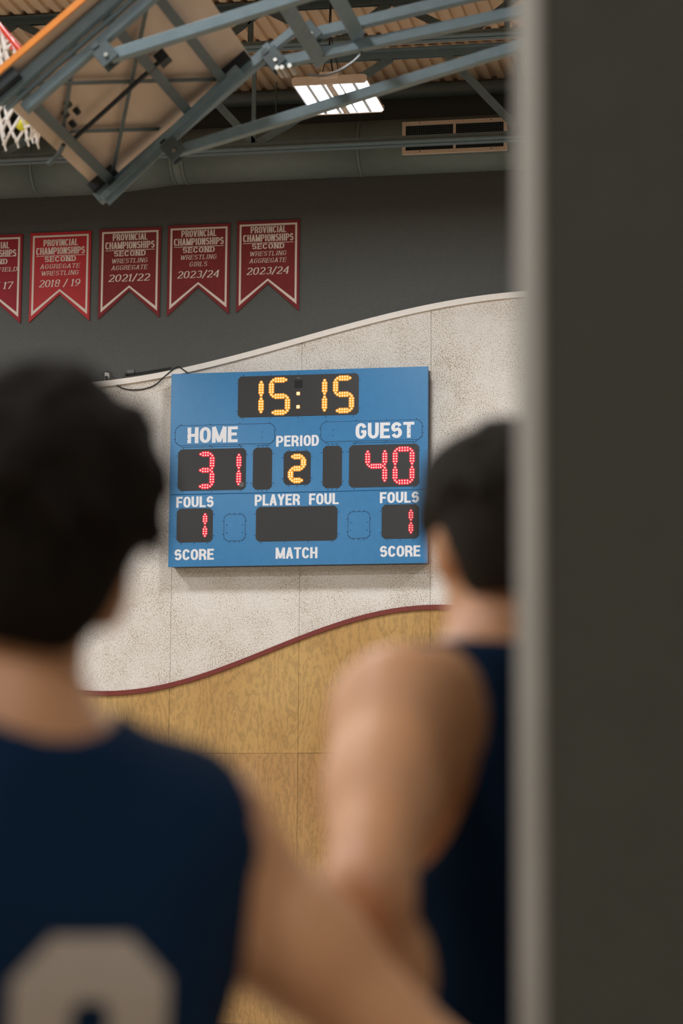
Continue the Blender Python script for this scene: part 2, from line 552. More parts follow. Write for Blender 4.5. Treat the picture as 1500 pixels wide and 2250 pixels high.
def vent(x0, x1, z0, z1, rd, label):
    """framed grille on the duct's face"""
    r = thing('vent_grille', label, 'vent', ((x0 + x1) / 2, DY - rd - 0.045, (z0 + z1) / 2), None, 'grilles along the duct')
    hw, hh, fw = (x1 - x0) / 2, (z1 - z0) / 2, 0.032
    f = MB()
    f.box(-hw, -0.012, hh - fw, hw, 0.03, hh); f.box(-hw, -0.012, -hh, hw, 0.03, -hh + fw)
    f.box(-hw, -0.012, -hh + fw, -hw + fw, 0.03, hh - fw); f.box(hw - fw, -0.012, -hh + fw, hw, 0.03, hh - fw)
    f.build('frame', M['grille_frame'], r)
    MB().box(-0.012, -0.010, -hh + fw, 0.012, 0.028, hh - fw).build('mullion', M['grille_frame'], r)
    zc = (z0 + z1) / 2 - DZ
    back = lambda z: 0.045 + rd - math.sqrt(rd ** 2 - (z + zc) ** 2) - 0.006
    zs = [-hh + 2 * hh * i / 8 for i in range(9)]
    for xa in (-hw, hw - 0.006):
        m = MB()
        for za, zb in zip(zs[:-1], zs[1:]):
            vs = [(x, y, z) for x in (xa, xa + 0.006) for y, z in ((0.0301, za), (back(za), za), (back(zb), zb), (0.0301, zb))]
            m.add(vs, [(0, 1, 2, 3), (7, 6, 5, 4), (0, 4, 5, 1), (1, 5, 6, 2), (2, 6, 7, 3), (3, 7, 4, 0)])
        m.build('collar', M['duct'], r)
    for za in (-hh, hh - 0.006):
        MB().box(-hw, 0.0301, za, hw, min(back(za), back(za + 0.006)), za + 0.006).build('collar', M['duct'], r)
    MB().box(-hw + fw, 0.022, -hh + fw, hw - fw, 0.0299, hh - fw).build('backing', M['grille_dark'], r)
    g = MB()
    n = int((2 * hw - 2 * fw) / 0.019)
    for i in range(1, n):
        x = -hw + fw + i * (2 * hw - 2 * fw) / n
        if abs(x) > 0.014:
            g.box(x - 0.0022, 0.004, -hh + fw, x + 0.0022, 0.010, hh - fw)
    for i in range(1, 13):
        z = -hh + fw + i * (2 * hh - 2 * fw) / 13
        g.box(-hw + fw, 0.011, z - 0.0018, hw - fw, 0.016, z + 0.0018)
    tag(g.build('grille_wires', M['grille_bar'], r), kind='stuff')
    s = MB()
    for x in (-hw * 0.66, hw * 0.7):
        for z in (hh - fw / 2, -hh + fw / 2):
            s.sphere((x, -0.012, z), 0.006, 6, 4)
    s.build('screws', M['black_metal'], r)
    return r


vent(-0.172, 0.792, 7.955, 8.257, RR, 'tan framed wire vent grille on the duct beside the near partition')
vent(-5.13, -4.03, 7.93, 8.22, RL, 'tan vent grille at the left edge, only its frame end in view')


# ------------------------------------------------------------------ lettering: strokes with a broad nib
def arc(cx, cy, rx, ry, a0, a1, n=8):
    return [(cx + rx * math.cos(math.radians(a0 + (a1 - a0) * i / n)), cy + ry * math.sin(math.radians(a0 + (a1 - a0) * i / n))) for i in range(n + 1)]


def round_box(x0, y0, x1, y1, ry):
    rx = (x1 - x0) / 2
    cx = (x0 + x1) / 2
    return arc(cx, y1 - ry, rx, ry, 0, 180, 10) + arc(cx, y0 + ry, rx, ry, 180, 360, 10)


def glyph(ch, w, sv, sh):
    """strokes of a capital or digit in a box w wide and 1 high, as centre lines: (points, closed, serif at start, serif at end)"""
    l, r, b, t = sv / 2, w - sv / 2, sh / 2, 1 - sh / 2
    c = w / 2
    mid = 0.5
    ry = min(0.3, (r - l) * 0.62)
    bowl = lambda y0, y1: [(l, y1), (r - (r - l) * 0.5, y1)] + arc(r - (r - l) * 0.5, (y0 + y1) / 2, (r - l) * 0.5, (y1 - y0) / 2, 90, -90, 8) + [(l, y0)]
    S_ = arc(c, t - 0.24, r - c, 0.24, 20, 180, 8)[:-1] + arc(c, t - 0.24 - 0.0, r - c, 0.24 - 0.02, 180, 250, 4)[:-1] + arc(c, b + 0.25, r - c, 0.25, 70, 0, 4) + arc(c, b + 0.25, r - c, 0.25, 0, -160, 8)[1:]
    G = {
        'A': [([(l * 0.8, 0), (c, 1)], 0, 1, 0), ([(w - l * 0.8, 0), (c, 1)], 0, 1, 0), ([(w * 0.22, 0.3), (w * 0.78, 0.3)], 0, 0, 0)],
        'C': [(arc(c, t - ry, r - c, ry, 15, 180, 8) + arc(c, b + ry, r - c, ry, 180, 345, 8), 0, 0, 0)],
        'D': [([(l, 0), (l, 1)], 0, 1, 1), (bowl(b, t), 0, 0, 0)],
        'E': [([(l, 0), (l, 1)], 0, 1, 1), ([(l, t), (w, t)], 0, 0, 2), ([(l, mid + 0.02), (w * 0.9, mid + 0.02)], 0, 0, 2), ([(l, b), (w, b)], 0, 0, 2)],
        'F': [([(l, 0), (l, 1)], 0, 1, 1), ([(l, t), (w, t)], 0, 0, 2), ([(l, mid), (w * 0.9, mid)], 0, 0, 2)],
        'G': [(arc(c, t - ry, r - c, ry, 15, 180, 8) + arc(c, b + ry, r - c, ry, 180, 360, 8) + [(r, 0.46)], 0, 0, 0), ([(c, 0.46), (r + sv * 0.4, 0.46)], 0, 0, 0)],
        'H': [([(l, 0), (l, 1)], 0, 1, 1), ([(r, 0), (r, 1)], 0, 1, 1), ([(l, mid), (r, mid)], 0, 0, 0)],
        'I': [([(c, 0), (c, 1)], 0, 1, 1)],
        'L': [([(l, 0), (l, 1)], 0, 1, 1), ([(l, b), (w, b)], 0, 0, 2)],
        'M': [([(l, 0), (l, 1)], 0, 1, 1), ([(r, 0), (r, 1)], 0, 1, 1), ([(l, 1), (c, 0.05)], 0, 0, 0), ([(r, 1), (c, 0.05)], 0, 0, 0)],
        'N': [([(l, 0), (l, 1)], 0, 1, 1), ([(r, 0), (r, 1)], 0, 1, 1), ([(l, 1), (r, 0)], 0, 0, 0)],
        'O': [(round_box(l, b, r, t, ry), 1, 0, 0)],
        'P': [([(l, 0), (l, 1)], 0, 1, 1), (bowl(0.44, t), 0, 0, 0)],
        'R': [([(l, 0), (l, 1)], 0, 1, 1), (bowl(0.48, t), 0, 0, 0), ([(c, 0.48), (r * 0.97, 0.30), (r, 0)], 0, 0, 1)],
        'S': [(S_, 0, 0, 0)],
        'T': [([(c, 0), (c, 1)], 0, 1, 0), ([(0, t), (w, t)], 0, 2, 2)],
        'U': [([(l, 1), (l, b + ry)] + arc(c, b + ry, c - l, ry, 180, 360, 10) + [(r, 1)], 0, 1, 1)],
        'V': [([(l * 0.8, 1), (c, 0)], 0, 1, 0), ([(w - l * 0.8, 1), (c, 0)], 0, 1, 0)],
        'W': [([(l * 0.7, 1), (w * 0.29, 0)], 0, 1, 0), ([(w * 0.29, 0), (c, 0.95)], 0, 0, 0), ([(c, 0.95), (w * 0.71, 0)], 0, 0, 0), ([(w * 0.71, 0), (w - l * 0.7, 1)], 0, 0, 1)],
        'Y': [([(l * 0.8, 1), (c, 0.45)], 0, 1, 0), ([(w - l * 0.8, 1), (c, 0.45)], 0, 1, 0), ([(c, 0), (c, 0.5)], 0, 1, 0)],
        '/': [([(0.02, -0.08), (w - 0.02, 1.06)], 0, 0, 0)],
        '0': [(round_box(l, b, r, t, 0.36), 1, 0, 0)],
        '1': [([(c, 0), (c, 1)], 0, 1, 0), ([(c, 0.98), (l * 0.6, 0.80)], 0, 0, 0)],
        '2': [(arc(c, t - 0.27, r - c, 0.27, 160, -20, 9) + [(l, b)], 0, 0, 0), ([(l * 0.6, b), (w, b)], 0, 0, 2)],
        '3': [(arc(c, t - 0.22, (r - c) * 0.9, 0.22, 150, -80, 9) + arc(c, b + 0.27, r - c, 0.27, 80, -150, 9), 0, 0, 0)],
        '4': [([(r * 0.86, 0), (r * 0.86, 1)], 0, 1, 0), ([(r * 0.86, 0.98), (l * 0.5, 0.30)], 0, 0, 0), ([(l * 0.5, 0.30), (w, 0.30)], 0, 0, 0)],
        '6': [(round_box(l, b, r, 0.60, 0.28), 1, 0, 0), ([(l, 0.35), (l * 1.2, 0.6), (c, 0.88), (r, t)], 0, 0, 0)],
        '7': [([(0, t), (r, t), (w * 0.35, 0)], 0, 2, 0)],
        '8': [(round_box(l * 1.2, 0.52, w - l * 1.2, t, 0.22), 1, 0, 0), (round_box(l, b, r, 0.54, 0.26), 1, 0, 0)],
        '9': [(round_box(l, 0.40, r, t, 0.28), 1, 0, 0), ([(r, 0.65), (r - l * 0.2, 0.4), (c, 0.12), (l, b)], 0, 0, 0)],
    }
    return G[ch]


WID = {'I': 0.45, 'M': 1.30, 'W': 1.5, 'L': 0.86, 'F': 0.88, 'E': 0.90, '1': 0.62, '/': 0.62, 'J': 0.8, 'S': 0.98}


def text(mb, s, x0, x1, ztop, zbot, y, weight=0.36, thin=0.26, serif=False, slant=0.0, track=0.16):
    """write s between x0 and x1, letters zbot..ztop, in the plane y; weight and thin are stem widths as a share of a letter's width"""
    H = ztop - zbot
    units = [0.5 if ch == ' ' else WID.get(ch, 1.0) for ch in s]
    total = sum(units) + track * (len(s) - 1)
    k = (x1 - x0 - slant * H) / total
    em = k / H                                     # width of a plain letter over the letter height
    x, dep = x0, 0
    for ch, un in zip(s, units):
        wl = un * em
        if ch != ' ':
            sv = weight * em if ch != 'I' else min(weight * em, wl)
            sh = thin * em
            for pts, closed, s0, s1 in glyph(ch, wl, sv, sh):
                pts = [Vector(p) for p in pts]
                n = len(pts)
                le, ri = [], []
                for i in range(n):
                    a = pts[i - 1] if (closed or i > 0) else None
                    b = pts[(i + 1) % n] if (closed or i < n - 1) else None
                    ds = [(q - p).normalized() for p, q in ((a, pts[i]), (pts[i], b)) if p is not None and q is not None and (q - p).length > 1e-6]
                    d = sum(ds, Vector((0, 0))).normalized()
                    hw = 0.5 * math.hypot(sv * d.y, sh * d.x)
                    nn = Vector((-d.y, d.x))
                    if len(ds) == 2:
                        hw /= max(0.75, math.cos(ds[0].angle(ds[1], 0) / 2))
                    le.append(pts[i] + nn * hw)
                    ri.append(pts[i] - nn * hw)
                vs2 = le + ri
                fs = [(i, (i + 1) % n, n + (i + 1) % n, n + i) for i in range(n if closed else n - 1)]
                dep += 1
                yy = y - (dep % 5) * 0.00004
                mb.add([(x + p.x * H + slant * p.y * H, yy, zbot + p.y * H) for p in vs2], fs)
                if serif:
                    for end, kind in ((0, s0), (-1, s1)):
                        if not kind:
                            continue
                        p = pts[end]
                        if kind == 1:
                            hw, th = sv * 0.98, sh * 0.9
                            yb = 0 if p.y < 0.5 else 1 - th
                            q = [(p.x - hw, yb), (p.x + hw, yb), (p.x + hw, yb + th), (p.x - hw, yb + th)]
                        else:
                            th = sh * 0.9
                            up = 0.2 if p.y < 0.4 else (-0.2 if p.y > 0.7 else 0.1)
                            q = [(p.x - th, p.y - (0.1 if abs(up) < 0.15 else 0)), (p.x, p.y - (0.1 if abs(up) < 0.15 else 0)), (p.x, p.y + up), (p.x - th, p.y + up)]
                        dep += 1
                        yy = y - (dep % 5) * 0.00004
                        mb.add([(x + a * H + slant * b * H, yy, zbot + b * H) for a, b in q], [(0, 1, 2, 3)])
        x += (un + track) * k
    return mb


# ------------------------------------------------------------------ scoreboard
BW, BH, BD = 2.428, 1.82, 0.19
sb = thing('scoreboard', 'blue electronic basketball scoreboard with lit amber and red digits on the cream panels', 'scoreboard', (-2.424, WALL_Y - BD, 6.07 - BH))


def octo(x0, y0, x1, y1, ch):
    """outline with cut corners; y counts down from the board's top"""
    a, b = BH - y1, BH - y0
    return [(x0 + ch, a), (x1 - ch, a), (x1, a + ch), (x1, b - ch), (x1 - ch, b), (x0 + ch, b), (x0, b - ch), (x0, a + ch)]


MB().box(0.012, 0.012, 0.012, BW - 0.012, BD, BH - 0.012).build('cabinet', M['board_edge'], sb)
MB().box(0, 0, BH - 1.1425, BW, 0.02, BH).build('face_panel', M['board_blue'], sb, bevel=0.003)
MB().box(0, 0, 0, BW, 0.02, BH - 1.1455).build('face_panel', M['board_blue'], sb, bevel=0.003)
screws = MB()


def flange(x0, y0, x1, y1, ch, par):
    e = 0.022
    MB().prism(octo(x0 + 0.03, y0 - e, x1 - 0.03, y1 + e, 0.001), -0.0008, 0.004).build('flange', M['board_blue'], par)
    MB().prism(octo(x0 - e, y0 + 0.03, x1 + e, y1 - 0.03, 0.001), -0.0009, 0.004).build('flange', M['board_blue'], par)
    n = max(2, int(round((x1 - x0) / 0.28)))
    for i in range(n + 1):
        x = x0 + 0.05 + (x1 - x0 - 0.1) * i / n
        for y in (y0 - e * 0.5, y1 + e * 0.5):
            screws.box(x - 0.004, -0.004, BH - y - 0.004, x + 0.004, 0.0, BH - y + 0.004)
    for y in (y0 + 0.06, y1 - 0.06):
        for x in (x0 - e * 0.5, x1 + e * 0.5):
            screws.box(x - 0.004, -0.004, BH - y - 0.004, x + 0.004, 0.0, BH - y + 0.004)


def window(name, x0, y0, x1, y1, ch=0.028):
    o = MB().prism(octo(x0, y0, x1, y1, ch), -0.004, 0.004).build(name, M['screen'], sb)
    flange(x0, y0, x1, y1, ch, o)
    return o


def plate(name, x0, y0, x1, y1, ch=0.035):
    o = MB().prism(octo(x0, y0, x1, y1, ch), -0.0025, 0.004).build(name, M['board_blue'], sb)
    MB().prism(octo(x0 - 0.005, y0 - 0.005, x1 + 0.005, y1 + 0.005, ch), -0.0012, 0.004).build('plate_edge', M['board_gap'], o)
    flange(x0, y0, x1, y1, ch, o)
    for fx in (0.12, 0.88):
        for y in (y0 + 0.4 * (y1 - y0), y0 + 0.7 * (y1 - y0)):
            x = x0 + fx * (x1 - x0)
            screws.box(x - 0.004, -0.005, BH - y - 0.004, x + 0.004, 0.0, BH - y + 0.004)
    return o


SEG = {'0': 'abcdef', '1': 'bc', '2': 'abged', '3': 'abgcd', '4': 'fgbc', '5': 'afgcd'}


def digit(ch, x0, y0, x1, y1, par, core, halo, rr=0.0088):
    """seven segment digit of round leds, two rows to a segment with single pointed ends; centre lines run x0..x1, y0..y1"""
    dots = []
    ym = (y0 + y1) / 2
    half = 0.0115
    for s in SEG[ch]:
        p, q = {'a': ((x0, y0), (x1, y0)), 'g': ((x0, ym), (x1, ym)), 'd': ((x0, y1), (x1, y1)), 'f': ((x0, y0), (x0, ym)), 'b': ((x1, y0), (x1, ym)), 'e': ((x0, ym), (x0, y1)), 'c': ((x1, ym), (x1, y1))}[s]
        p, q = Vector(p), Vector(q)
        d = (q - p).normalized()
        n = Vector((-d.y, d.x))
        ln = (q - p).length - 0.034
        st = p + d * 0.017
        k = max(4, int(round(ln / 0.0225)))
        for i in range(k + 1):
            c = st + d * (ln * i / k)
            dots += [c] if i in (0, k) else [c + n * half, c - n * half]
    m = MB()
    for c in dots:
        x, z = c.x, BH - c.y
        for r, y, mi in ((rr * 1.9, -0.0046, 1), (rr * 0.80, -0.0085, 0)):  # wide disc carries the painted glow, small one the core
            ring = [(x + r * math.cos(PI / 4 * i), y, z + r * math.sin(PI / 4 * i)) for i in range(8)]
            back = [(px, -0.0035, pz) for px, _, pz in ring]
            m.add(ring + back, [tuple(range(8))] + [(i, (i + 1) % 8, 8 + (i + 1) % 8, 8 + i) for i in range(8)], mi)
    return tag(m.build('digit', [core, halo], par), 'lit %s digit %s' % ('amber' if core is M['amber'] else 'red', ch))


AM, RE = (M['amber'], M['amber_halo']), (M['red_led'], M['red_halo'])
cw = window('clock_window', 0.642, 0.045, 1.783, 0.433, 0.025)
digit('1', 0.70, 0.088, 0.8625, 0.400, cw, *AM)
digit('5', 0.960, 0.088, 1.113, 0.394, cw, *AM)
digit('1', 1.30, 0.088, 1.4625, 0.400, cw, *AM)
digit('5', 1.566, 0.088, 1.716, 0.392, cw, *AM)
m_ = MB()
for y in (0.221, 0.346):
    for dx in (-0.007, 0.007):
        for dy in (-0.007, 0.007):
            for r, yy, mi in ((0.012, -0.0046, 1), (0.008, -0.0085, 0)):
                ring = [(1.214 + dx + r * math.cos(PI / 4 * i), yy, BH - y + dy + r * math.sin(PI / 4 * i)) for i in range(8)]
                m_.add(ring + [(a, -0.0035, b) for a, _, b in ring], [tuple(range(8))] + [(i, (i + 1) % 8, 8 + (i + 1) % 8, 8 + i) for i in range(8)], mi)
m_.build('colon', [M['amber'], M['amber_halo']], cw)
m_ = MB()
for i in range(9):
    for j in range(9):
        x, z = 1.182 + i * 0.0085, BH - 0.166 + j * 0.0085
        m_.box(x - 0.003, -0.0056, z - 0.003, x + 0.003, -0.0035, z + 0.003)
m_.build('speaker_grille', M['grille_dark'], cw)
MB().box(1.198, -0.006, BH - 0.078, 1.232, -0.0035, BH - 0.068).build('sensor_tab', M['sticker'], cw)
hs = window('score_window', 0.079, 0.720, 0.727, 1.110)
digit('3', 0.278, 0.768, 0.405, 1.072, hs, *RE)
digit('1', 0.53, 0.768, 0.660, 1.074, hs, *RE)
m_ = MB(); m_.prism(octo(0.668, 1.04, 0.71, 1.085, 0.008), -0.0055, -0.0035); m_.build('sticker', M['sticker'], hs)
gs = window('score_window', 1.697, 0.718, 2.348, 1.112)
digit('4', 1.871, 0.766, 2.030, 1.070, gs, *RE)
digit('0', 2.126, 0.766, 2.283, 1.070, gs, *RE)
window('bonus_window', 0.793, 0.720, 0.974, 1.112)
window('bonus_window', 1.451, 0.720, 1.631, 1.112)
pw = window('period_window', 1.083, 0.760, 1.338, 1.075)
digit('2', 1.150, 0.812, 1.270, 1.035, pw, *AM, rr=0.0092)
fo = window('foul_window', 0.076, 1.277, 0.420, 1.593)
digit('1', 0.21, 1.318, 0.3465, 1.552, fo, *RE, rr=0.008)
fo = window('foul_window', 2.004, 1.277, 2.349, 1.592)
digit('1', 2.14, 1.319, 2.275, 1.553, fo, *RE, rr=0.008)
window('player_window', 0.828, 1.276, 1.592, 1.597)
plate('home_plate', 0.053, 0.497, 0.992, 0.680)
plate('guest_plate', 1.433, 0.497, 2.372, 0.678)
plate('blank_plate', 0.529, 1.342, 0.724, 1.583, 0.028)
plate('blank_plate', 1.694, 1.340, 1.891, 1.580, 0.028)
tag(screws.build('screws', M['screw'], sb), kind='stuff')
for s, x0, x1, y0, y1, dy in (
    ('HOME', 0.165, 0.645, 0.514, 0.663, 0.0032), ('GUEST', 1.756, 2.303, 0.514, 0.661, 0.0032), ('PERIOD', 1.010, 1.413, 0.613, 0.715, 0.0012),
    ('FOULS', 0.068, 0.425, 1.164, 1.266, 0.0012), ('PLAYER', 0.814, 1.240, 1.160, 1.263, 0.0012), ('FOUL', 1.325, 1.603, 1.160, 1.263, 0.0012),
    ('FOULS', 1.986, 2.349, 1.161, 1.262, 0.0012), ('SCORE', 0.059, 0.435, 1.656, 1.758, 0.0012), ('MATCH', 1.017, 1.409, 1.656, 1.759, 0.0012), ('SCORE', 1.989, 2.362, 1.656, 1.758, 0.0012)):
    o = text(MB(), s, x0, x1, BH - y0, BH - y1, -dy, 0.335, 0.26, track=0.11).build('lettering', M['letter'], sb)
    o['label'] = 'white word ' + s

# ------------------------------------------------------------------ championship banners
def banner(x, ztop, cloth, label, lines, w=0.605, h=0.875):
    r = thing('banner', label, 'banner', (x, GREY_Y - 0.0165, ztop), None, 'championship banners on the grey wall')
    apex = -0.605
    out = [(0, 0), (0.002, -h), (w / 2, apex), (w - 0.002, -h), (w, 0)]
    m = MB(); m.prism(out, 0.0, 0.014); m.build('cloth', cloth, r)
    MB().box(-0.004, -0.004, -0.012, w + 0.004, 0.016, 0.004).build('top_rod', cloth, r)
    ins, bw = 0.024, 0.019

    def inset(d):
        return [(d, -d), (d, -h + d * 2.6), (w / 2, apex + d * 1.15), (w - d, -h + d * 2.6), (w - d, -d)]
    a, b = inset(ins), inset(ins + bw)
    m = MB()
    n = len(a)
    m.add([(p[0], -0.0012, p[1]) for p in a + b], [(i, (i + 1) % n, n + (i + 1) % n, n + i) for i in range(n)])
    m.build('border', M['banner_print'], r)
    for s, x0, x1, z0, z1, kw in lines:
        o = text(MB(), s, x0 + w / 2, x1 + w / 2, -z0, -z1, -0.0012, **kw).build('lettering', M['banner_print'], r)
        o['label'] = 'printed line ' + s
    m = MB(); uz = 0.207 if cloth is not M['bright_red'] else 0.224
    m.box(w / 2 - 0.243, -0.0012, -uz - 0.006, w / 2 + 0.243, -0.0004, -uz)
    m.build('underline', M['banner_print'], r)
    return r


HEAVY = dict(weight=0.37, thin=0.25, track=0.11)
SLAB = dict(weight=0.30, thin=0.17, serif=True, track=0.20)
ITAL = dict(weight=0.21, thin=0.10, serif=True, slant=0.2, track=0.26)
YEAR = dict(weight=0.24, thin=0.10, serif=True, slant=0.2, track=0.14)


def lines(a, b, year, aw=0.18, bw=0.18, dz=0.0, yw=0.21):
    out = [('PROVINCIAL', -0.172, 0.172, 0.048 + dz, 0.114 + dz, HEAVY), ('CHAMPIONSHIPS', -0.243, 0.243, 0.126 + dz, 0.196 + dz, HEAVY),
           ('SECOND', -0.157, 0.157, 0.216 + dz, 0.268 + dz, SLAB)]
    if a:
        out.append((a, -aw, aw, 0.291 + dz, 0.335 + dz, ITAL))
    if b:
        out.append((b, -bw, bw, 0.358 + dz, 0.402 + dz, ITAL))
    out.append((year, -yw, yw, 0.445 + dz, 0.515 + dz, YEAR))
    return out


banner(-1.865, 7.562, M['maroon'], 'maroon banner reading second wrestling aggregate 2023/24, closest to the partition', lines('WRESTLING', 'AGGREGATE', '2023/24'))
banner(-2.540, 7.552, M['maroon'], 'maroon banner reading second wrestling girls 2023/24', lines('WRESTLING', 'GIRLS', '2023/24', 0.18, 0.09))
banner(-3.216, 7.544, M['maroon'], 'maroon banner reading second wrestling aggregate 2021/22', lines('WRESTLING', 'AGGREGATE', '2021/22'))
banner(-3.905, 7.534, M['bright_red'], 'bright red banner reading second aggregate wrestling 2018 / 19', lines('AGGREGATE', 'WRESTLING', '2018 / 19', 0.20, 0.19, 0.018))
b_ = banner(-4.59, 7.530, M['mid_red'], 'deep red banner cut off by the left edge, reading field', lines('', '', '2016 / 17', dz=0.018, yw=0.225))
o = text(MB(), 'FIELD', 0.36, 0.565, -0.318, -0.36, -0.0012, **ITAL).build('lettering', M['banner_print'], b_)
o['label'] = 'printed line FIELD'

# ------------------------------------------------------------------ cable, socket and conduit above the scoreboard
so = thing('wall_socket', 'white wall socket in a wire guard on the grey wall above the trim', 'socket', (-3.115, GREY_Y, 6.105))
MB().box(-0.022, -0.02, -0.045, 0.022, 0.0, 0.045).build('face_plate', M['socket'], so, bevel=0.003)
MB().box(-0.012, -0.045, -0.03, 0.012, -0.0201, 0.005).build('plug', M['cable'], so)
m_ = MB()
ring = lambda r, y: [(r * math.cos(2 * PI * i / 16), y, r * 0.9 * math.sin(2 * PI * i / 16)) for i in range(16)]
m_.tube(ring(0.062, -0.003), 0.0035, 5, closed=True); m_.tube(ring(0.045, -0.05), 0.003, 5, closed=True)
for a in range(0, 16, 4):
    m_.tube([ring(0.062, -0.003)[a], ring(0.045, -0.05)[a]], 0.003, 5)
m_.build('wire_guard', M['clear_box'], so)


def spline(pts, n=8):
    P_ = [Vector(p) for p in pts]
    P_ = [P_[0] * 2 - P_[1]] + P_ + [P_[-1] * 2 - P_[-2]]
    out = []
    for i in range(1, len(P_) - 2):
        a, b, c, d = P_[i - 1:i + 3]
        for k in range(n):
            t = k / n
            out.append(0.5 * ((2 * b) + (c - a) * t + (2 * a - 5 * b + 4 * c - d) * t * t + (3 * b - a - 3 * c + d) * t ** 3))
    out.append(P_[-2])
    return out


cy = WALL_Y - 0.012
m_ = MB()
m_.tube(spline([(-3.115, GREY_Y - 0.05, 6.085), (-3.03, cy, 6.03), (-2.92, cy, 5.975), (-2.78, cy, 5.965), (-2.64, cy, 6.0), (-2.52, cy - 0.02, 6.09), (-2.41, cy - 0.03, 6.165), (-2.345, cy - 0.02, 6.135), (-2.27, cy - 0.03, 6.078)]), 0.006, 6)
tag(m_.build('power_cable', M['cable'], smooth=True), 'black power cable looping from the wall socket to the scoreboard', 'cable')
bk = thing('cable_bracket', 'small dark wall bracket with a thin rod beside the socket', 'bracket', (-2.885, GREY_Y, 6.125))
MB().box(-0.035, -0.014, -0.006, 0.035, 0, 0.045).build('bracket_plate', M['clear_box'], bk)
MB().box(-0.05, -0.035, -0.012, -0.03, 0, 0.012).build('clip', M['cable'], bk)
m_ = MB(); m_.tube([(-0.04, -0.022, 0), (0.12, -0.022, 0.012), (0.40, -0.022, 0.05)], 0.006, 6); m_.build('rod', M['cable'], bk)

# ------------------------------------------------------------------ high bay lamps
def high_bay(x, y, z, label, wires=True):
    """flat led lamp: housing, driver, six lit strips"""
    r = thing('high_bay_lamp', label, 'ceiling lamp', (x, y, z), None, 'high bay lamps under the roof')
    hw, hl = 0.305, 0.40
    MB().box(-hw, -hl, 0.012, hw, hl, 0.035).build('housing', M['lamp_white'], r)
    for yy in (-hl, hl):
        e = MB()
        e.prism([(-hw + 0.02, -0.004), (hw - 0.02, -0.004), (hw, 0.016), (hw, 0.05), (hw - 0.02, 0.064), (-hw + 0.02, 0.064), (-hw, 0.05), (-hw, 0.016)], yy - 0.012, yy + 0.012)
        e.build('end_cap', M['lamp_white'], r)
    MB().box(-0.08, -hl - 0.03, 0.036, 0.08, hl - 0.1, 0.095).build('driver_box', M['lamp_white'], r, bevel=0.01)
    MB().box(-0.026, -hl + 0.013, -0.012, 0.026, hl - 0.013, 0.0119).build('spine', M['lamp_white'], r)
    for a, b in ((-0.288, -0.194), (-0.167, -0.073), (-0.045, -0.033), (0.036, 0.073), (0.087, 0.180), (0.207, 0.298)):
        MB().box(a, -hl + 0.014, 0.002, b, hl - 0.014, 0.0119).build('led_strip', M['lamp_on'], r)
    for a, b in ((-0.3, -0.288), (-0.194, -0.167), (-0.073, -0.045), (0.073, 0.087), (0.180, 0.207)):
        MB().box(a, -hl + 0.013, 0.0005, b, hl - 0.013, 0.0119).build('divider', M['lamp_gap'], r)
    ld = bpy.data.lights.new('lamp_light', 'AREA')
    ld.shape, ld.size, ld.size_y, ld.energy, ld.color = 'RECTANGLE', 0.58, 0.76, LAMP_WATTS, (0.93, 0.97, 1.0)
    lo_ = bpy.data.objects.new('lamp_light', ld)
    COL.objects.link(lo_)
    lo_.parent = r
    lo_.location = (0, 0, -0.03)
    if wires:
        for px in (-0.07, 0.07):
            m = MB(); m.tube([(px, -hl + 0.05, 0.09), (0, -hl + 0.05, 0.42), (0, -hl + 0.05, CEIL - z + 0.02)], 0.004, 5); m.build('hanging_wire', M['cable'], r)
        m = MB(); m.tube(spline([(0.0, -hl + 0.2, 0.09), (-0.03, -hl + 0.2, 0.3), (-0.05, -hl + 0.24, 0.6), (-0.02, -hl + 0.22, CEIL - z + 0.02)]), 0.007, 6); m.build('power_cord', M['cable'], r)
    return r


high_bay(-0.27, 19.70, 7.695, 'glowing flat high bay lamp hanging beside the air duct')
ROWS = {19.70: 'nearest end wall', 14.2: 'second from end wall', 8.7: 'third from end wall', 3.2: 'above the players', -2.3: 'added as fill behind the camera'}  # last row is added fill to light the players' backs
COLS = {-10.0: 'along the far left wall', -5.2: 'left of the banners', -0.27: 'in line with the scoreboard', 4.7: 'beyond the partition'}
for xx in COLS:
    for yy in ROWS:
        if (xx, yy) in ((-0.27, 19.70), (4.7, 3.2)):
            continue
        high_bay(xx, yy, 7.695, 'high bay lamp out of view, row %s, %s' % (ROWS[yy], COLS[xx]))

# ------------------------------------------------------------------ folded basketball backboard
ALPHA = math.radians(39.3)
bb = thing('basketball_backboard', 'folded up basketball backboard and its blue-grey steel frame, seen from behind', 'backboard', (-0.11, 10.65, 4.966))
# local axes of the board: u up the board, v along its width (away from the camera), n out of its back
U_ = Vector((math.cos(ALPHA), 0, math.sin(ALPHA)))
N_ = Vector((math.sin(ALPHA), 0, -math.cos(ALPHA)))


def bp(u, v, n):
    return U_ * u + Vector((0, v, 0)) + N_ * n


def ubox(m, u0, v0, n0, u1, v1, n1, mi=0):
    vs = [bp(u, v, n) for u in (u0, u1) for v in (v0, v1) for n in (n0, n1)]
    return m.add(vs, [(0, 1, 3, 2), (4, 6, 7, 5), (0, 4, 5, 1), (2, 3, 7, 6), (0, 2, 6, 4), (1, 5, 7, 3)], mi)


def ubar(name, a, b, wd, ht=None, mt='steel_blue', up=None):
    m = MB()
    m.bar(bp(*a), bp(*b), wd, ht, up or N_)
    return m.build(name, M[mt], bb, bevel=0.004)


HB = 1.02
ubox(MB(), -0.03, 0.0, -0.03, HB, 1.8, 0.0).build('board', M['backboard'], bb)
ubox(MB(), -0.034, -0.012, -0.03, HB, 0.0, -0.001).build('edge_padding', M['orange'], bb)
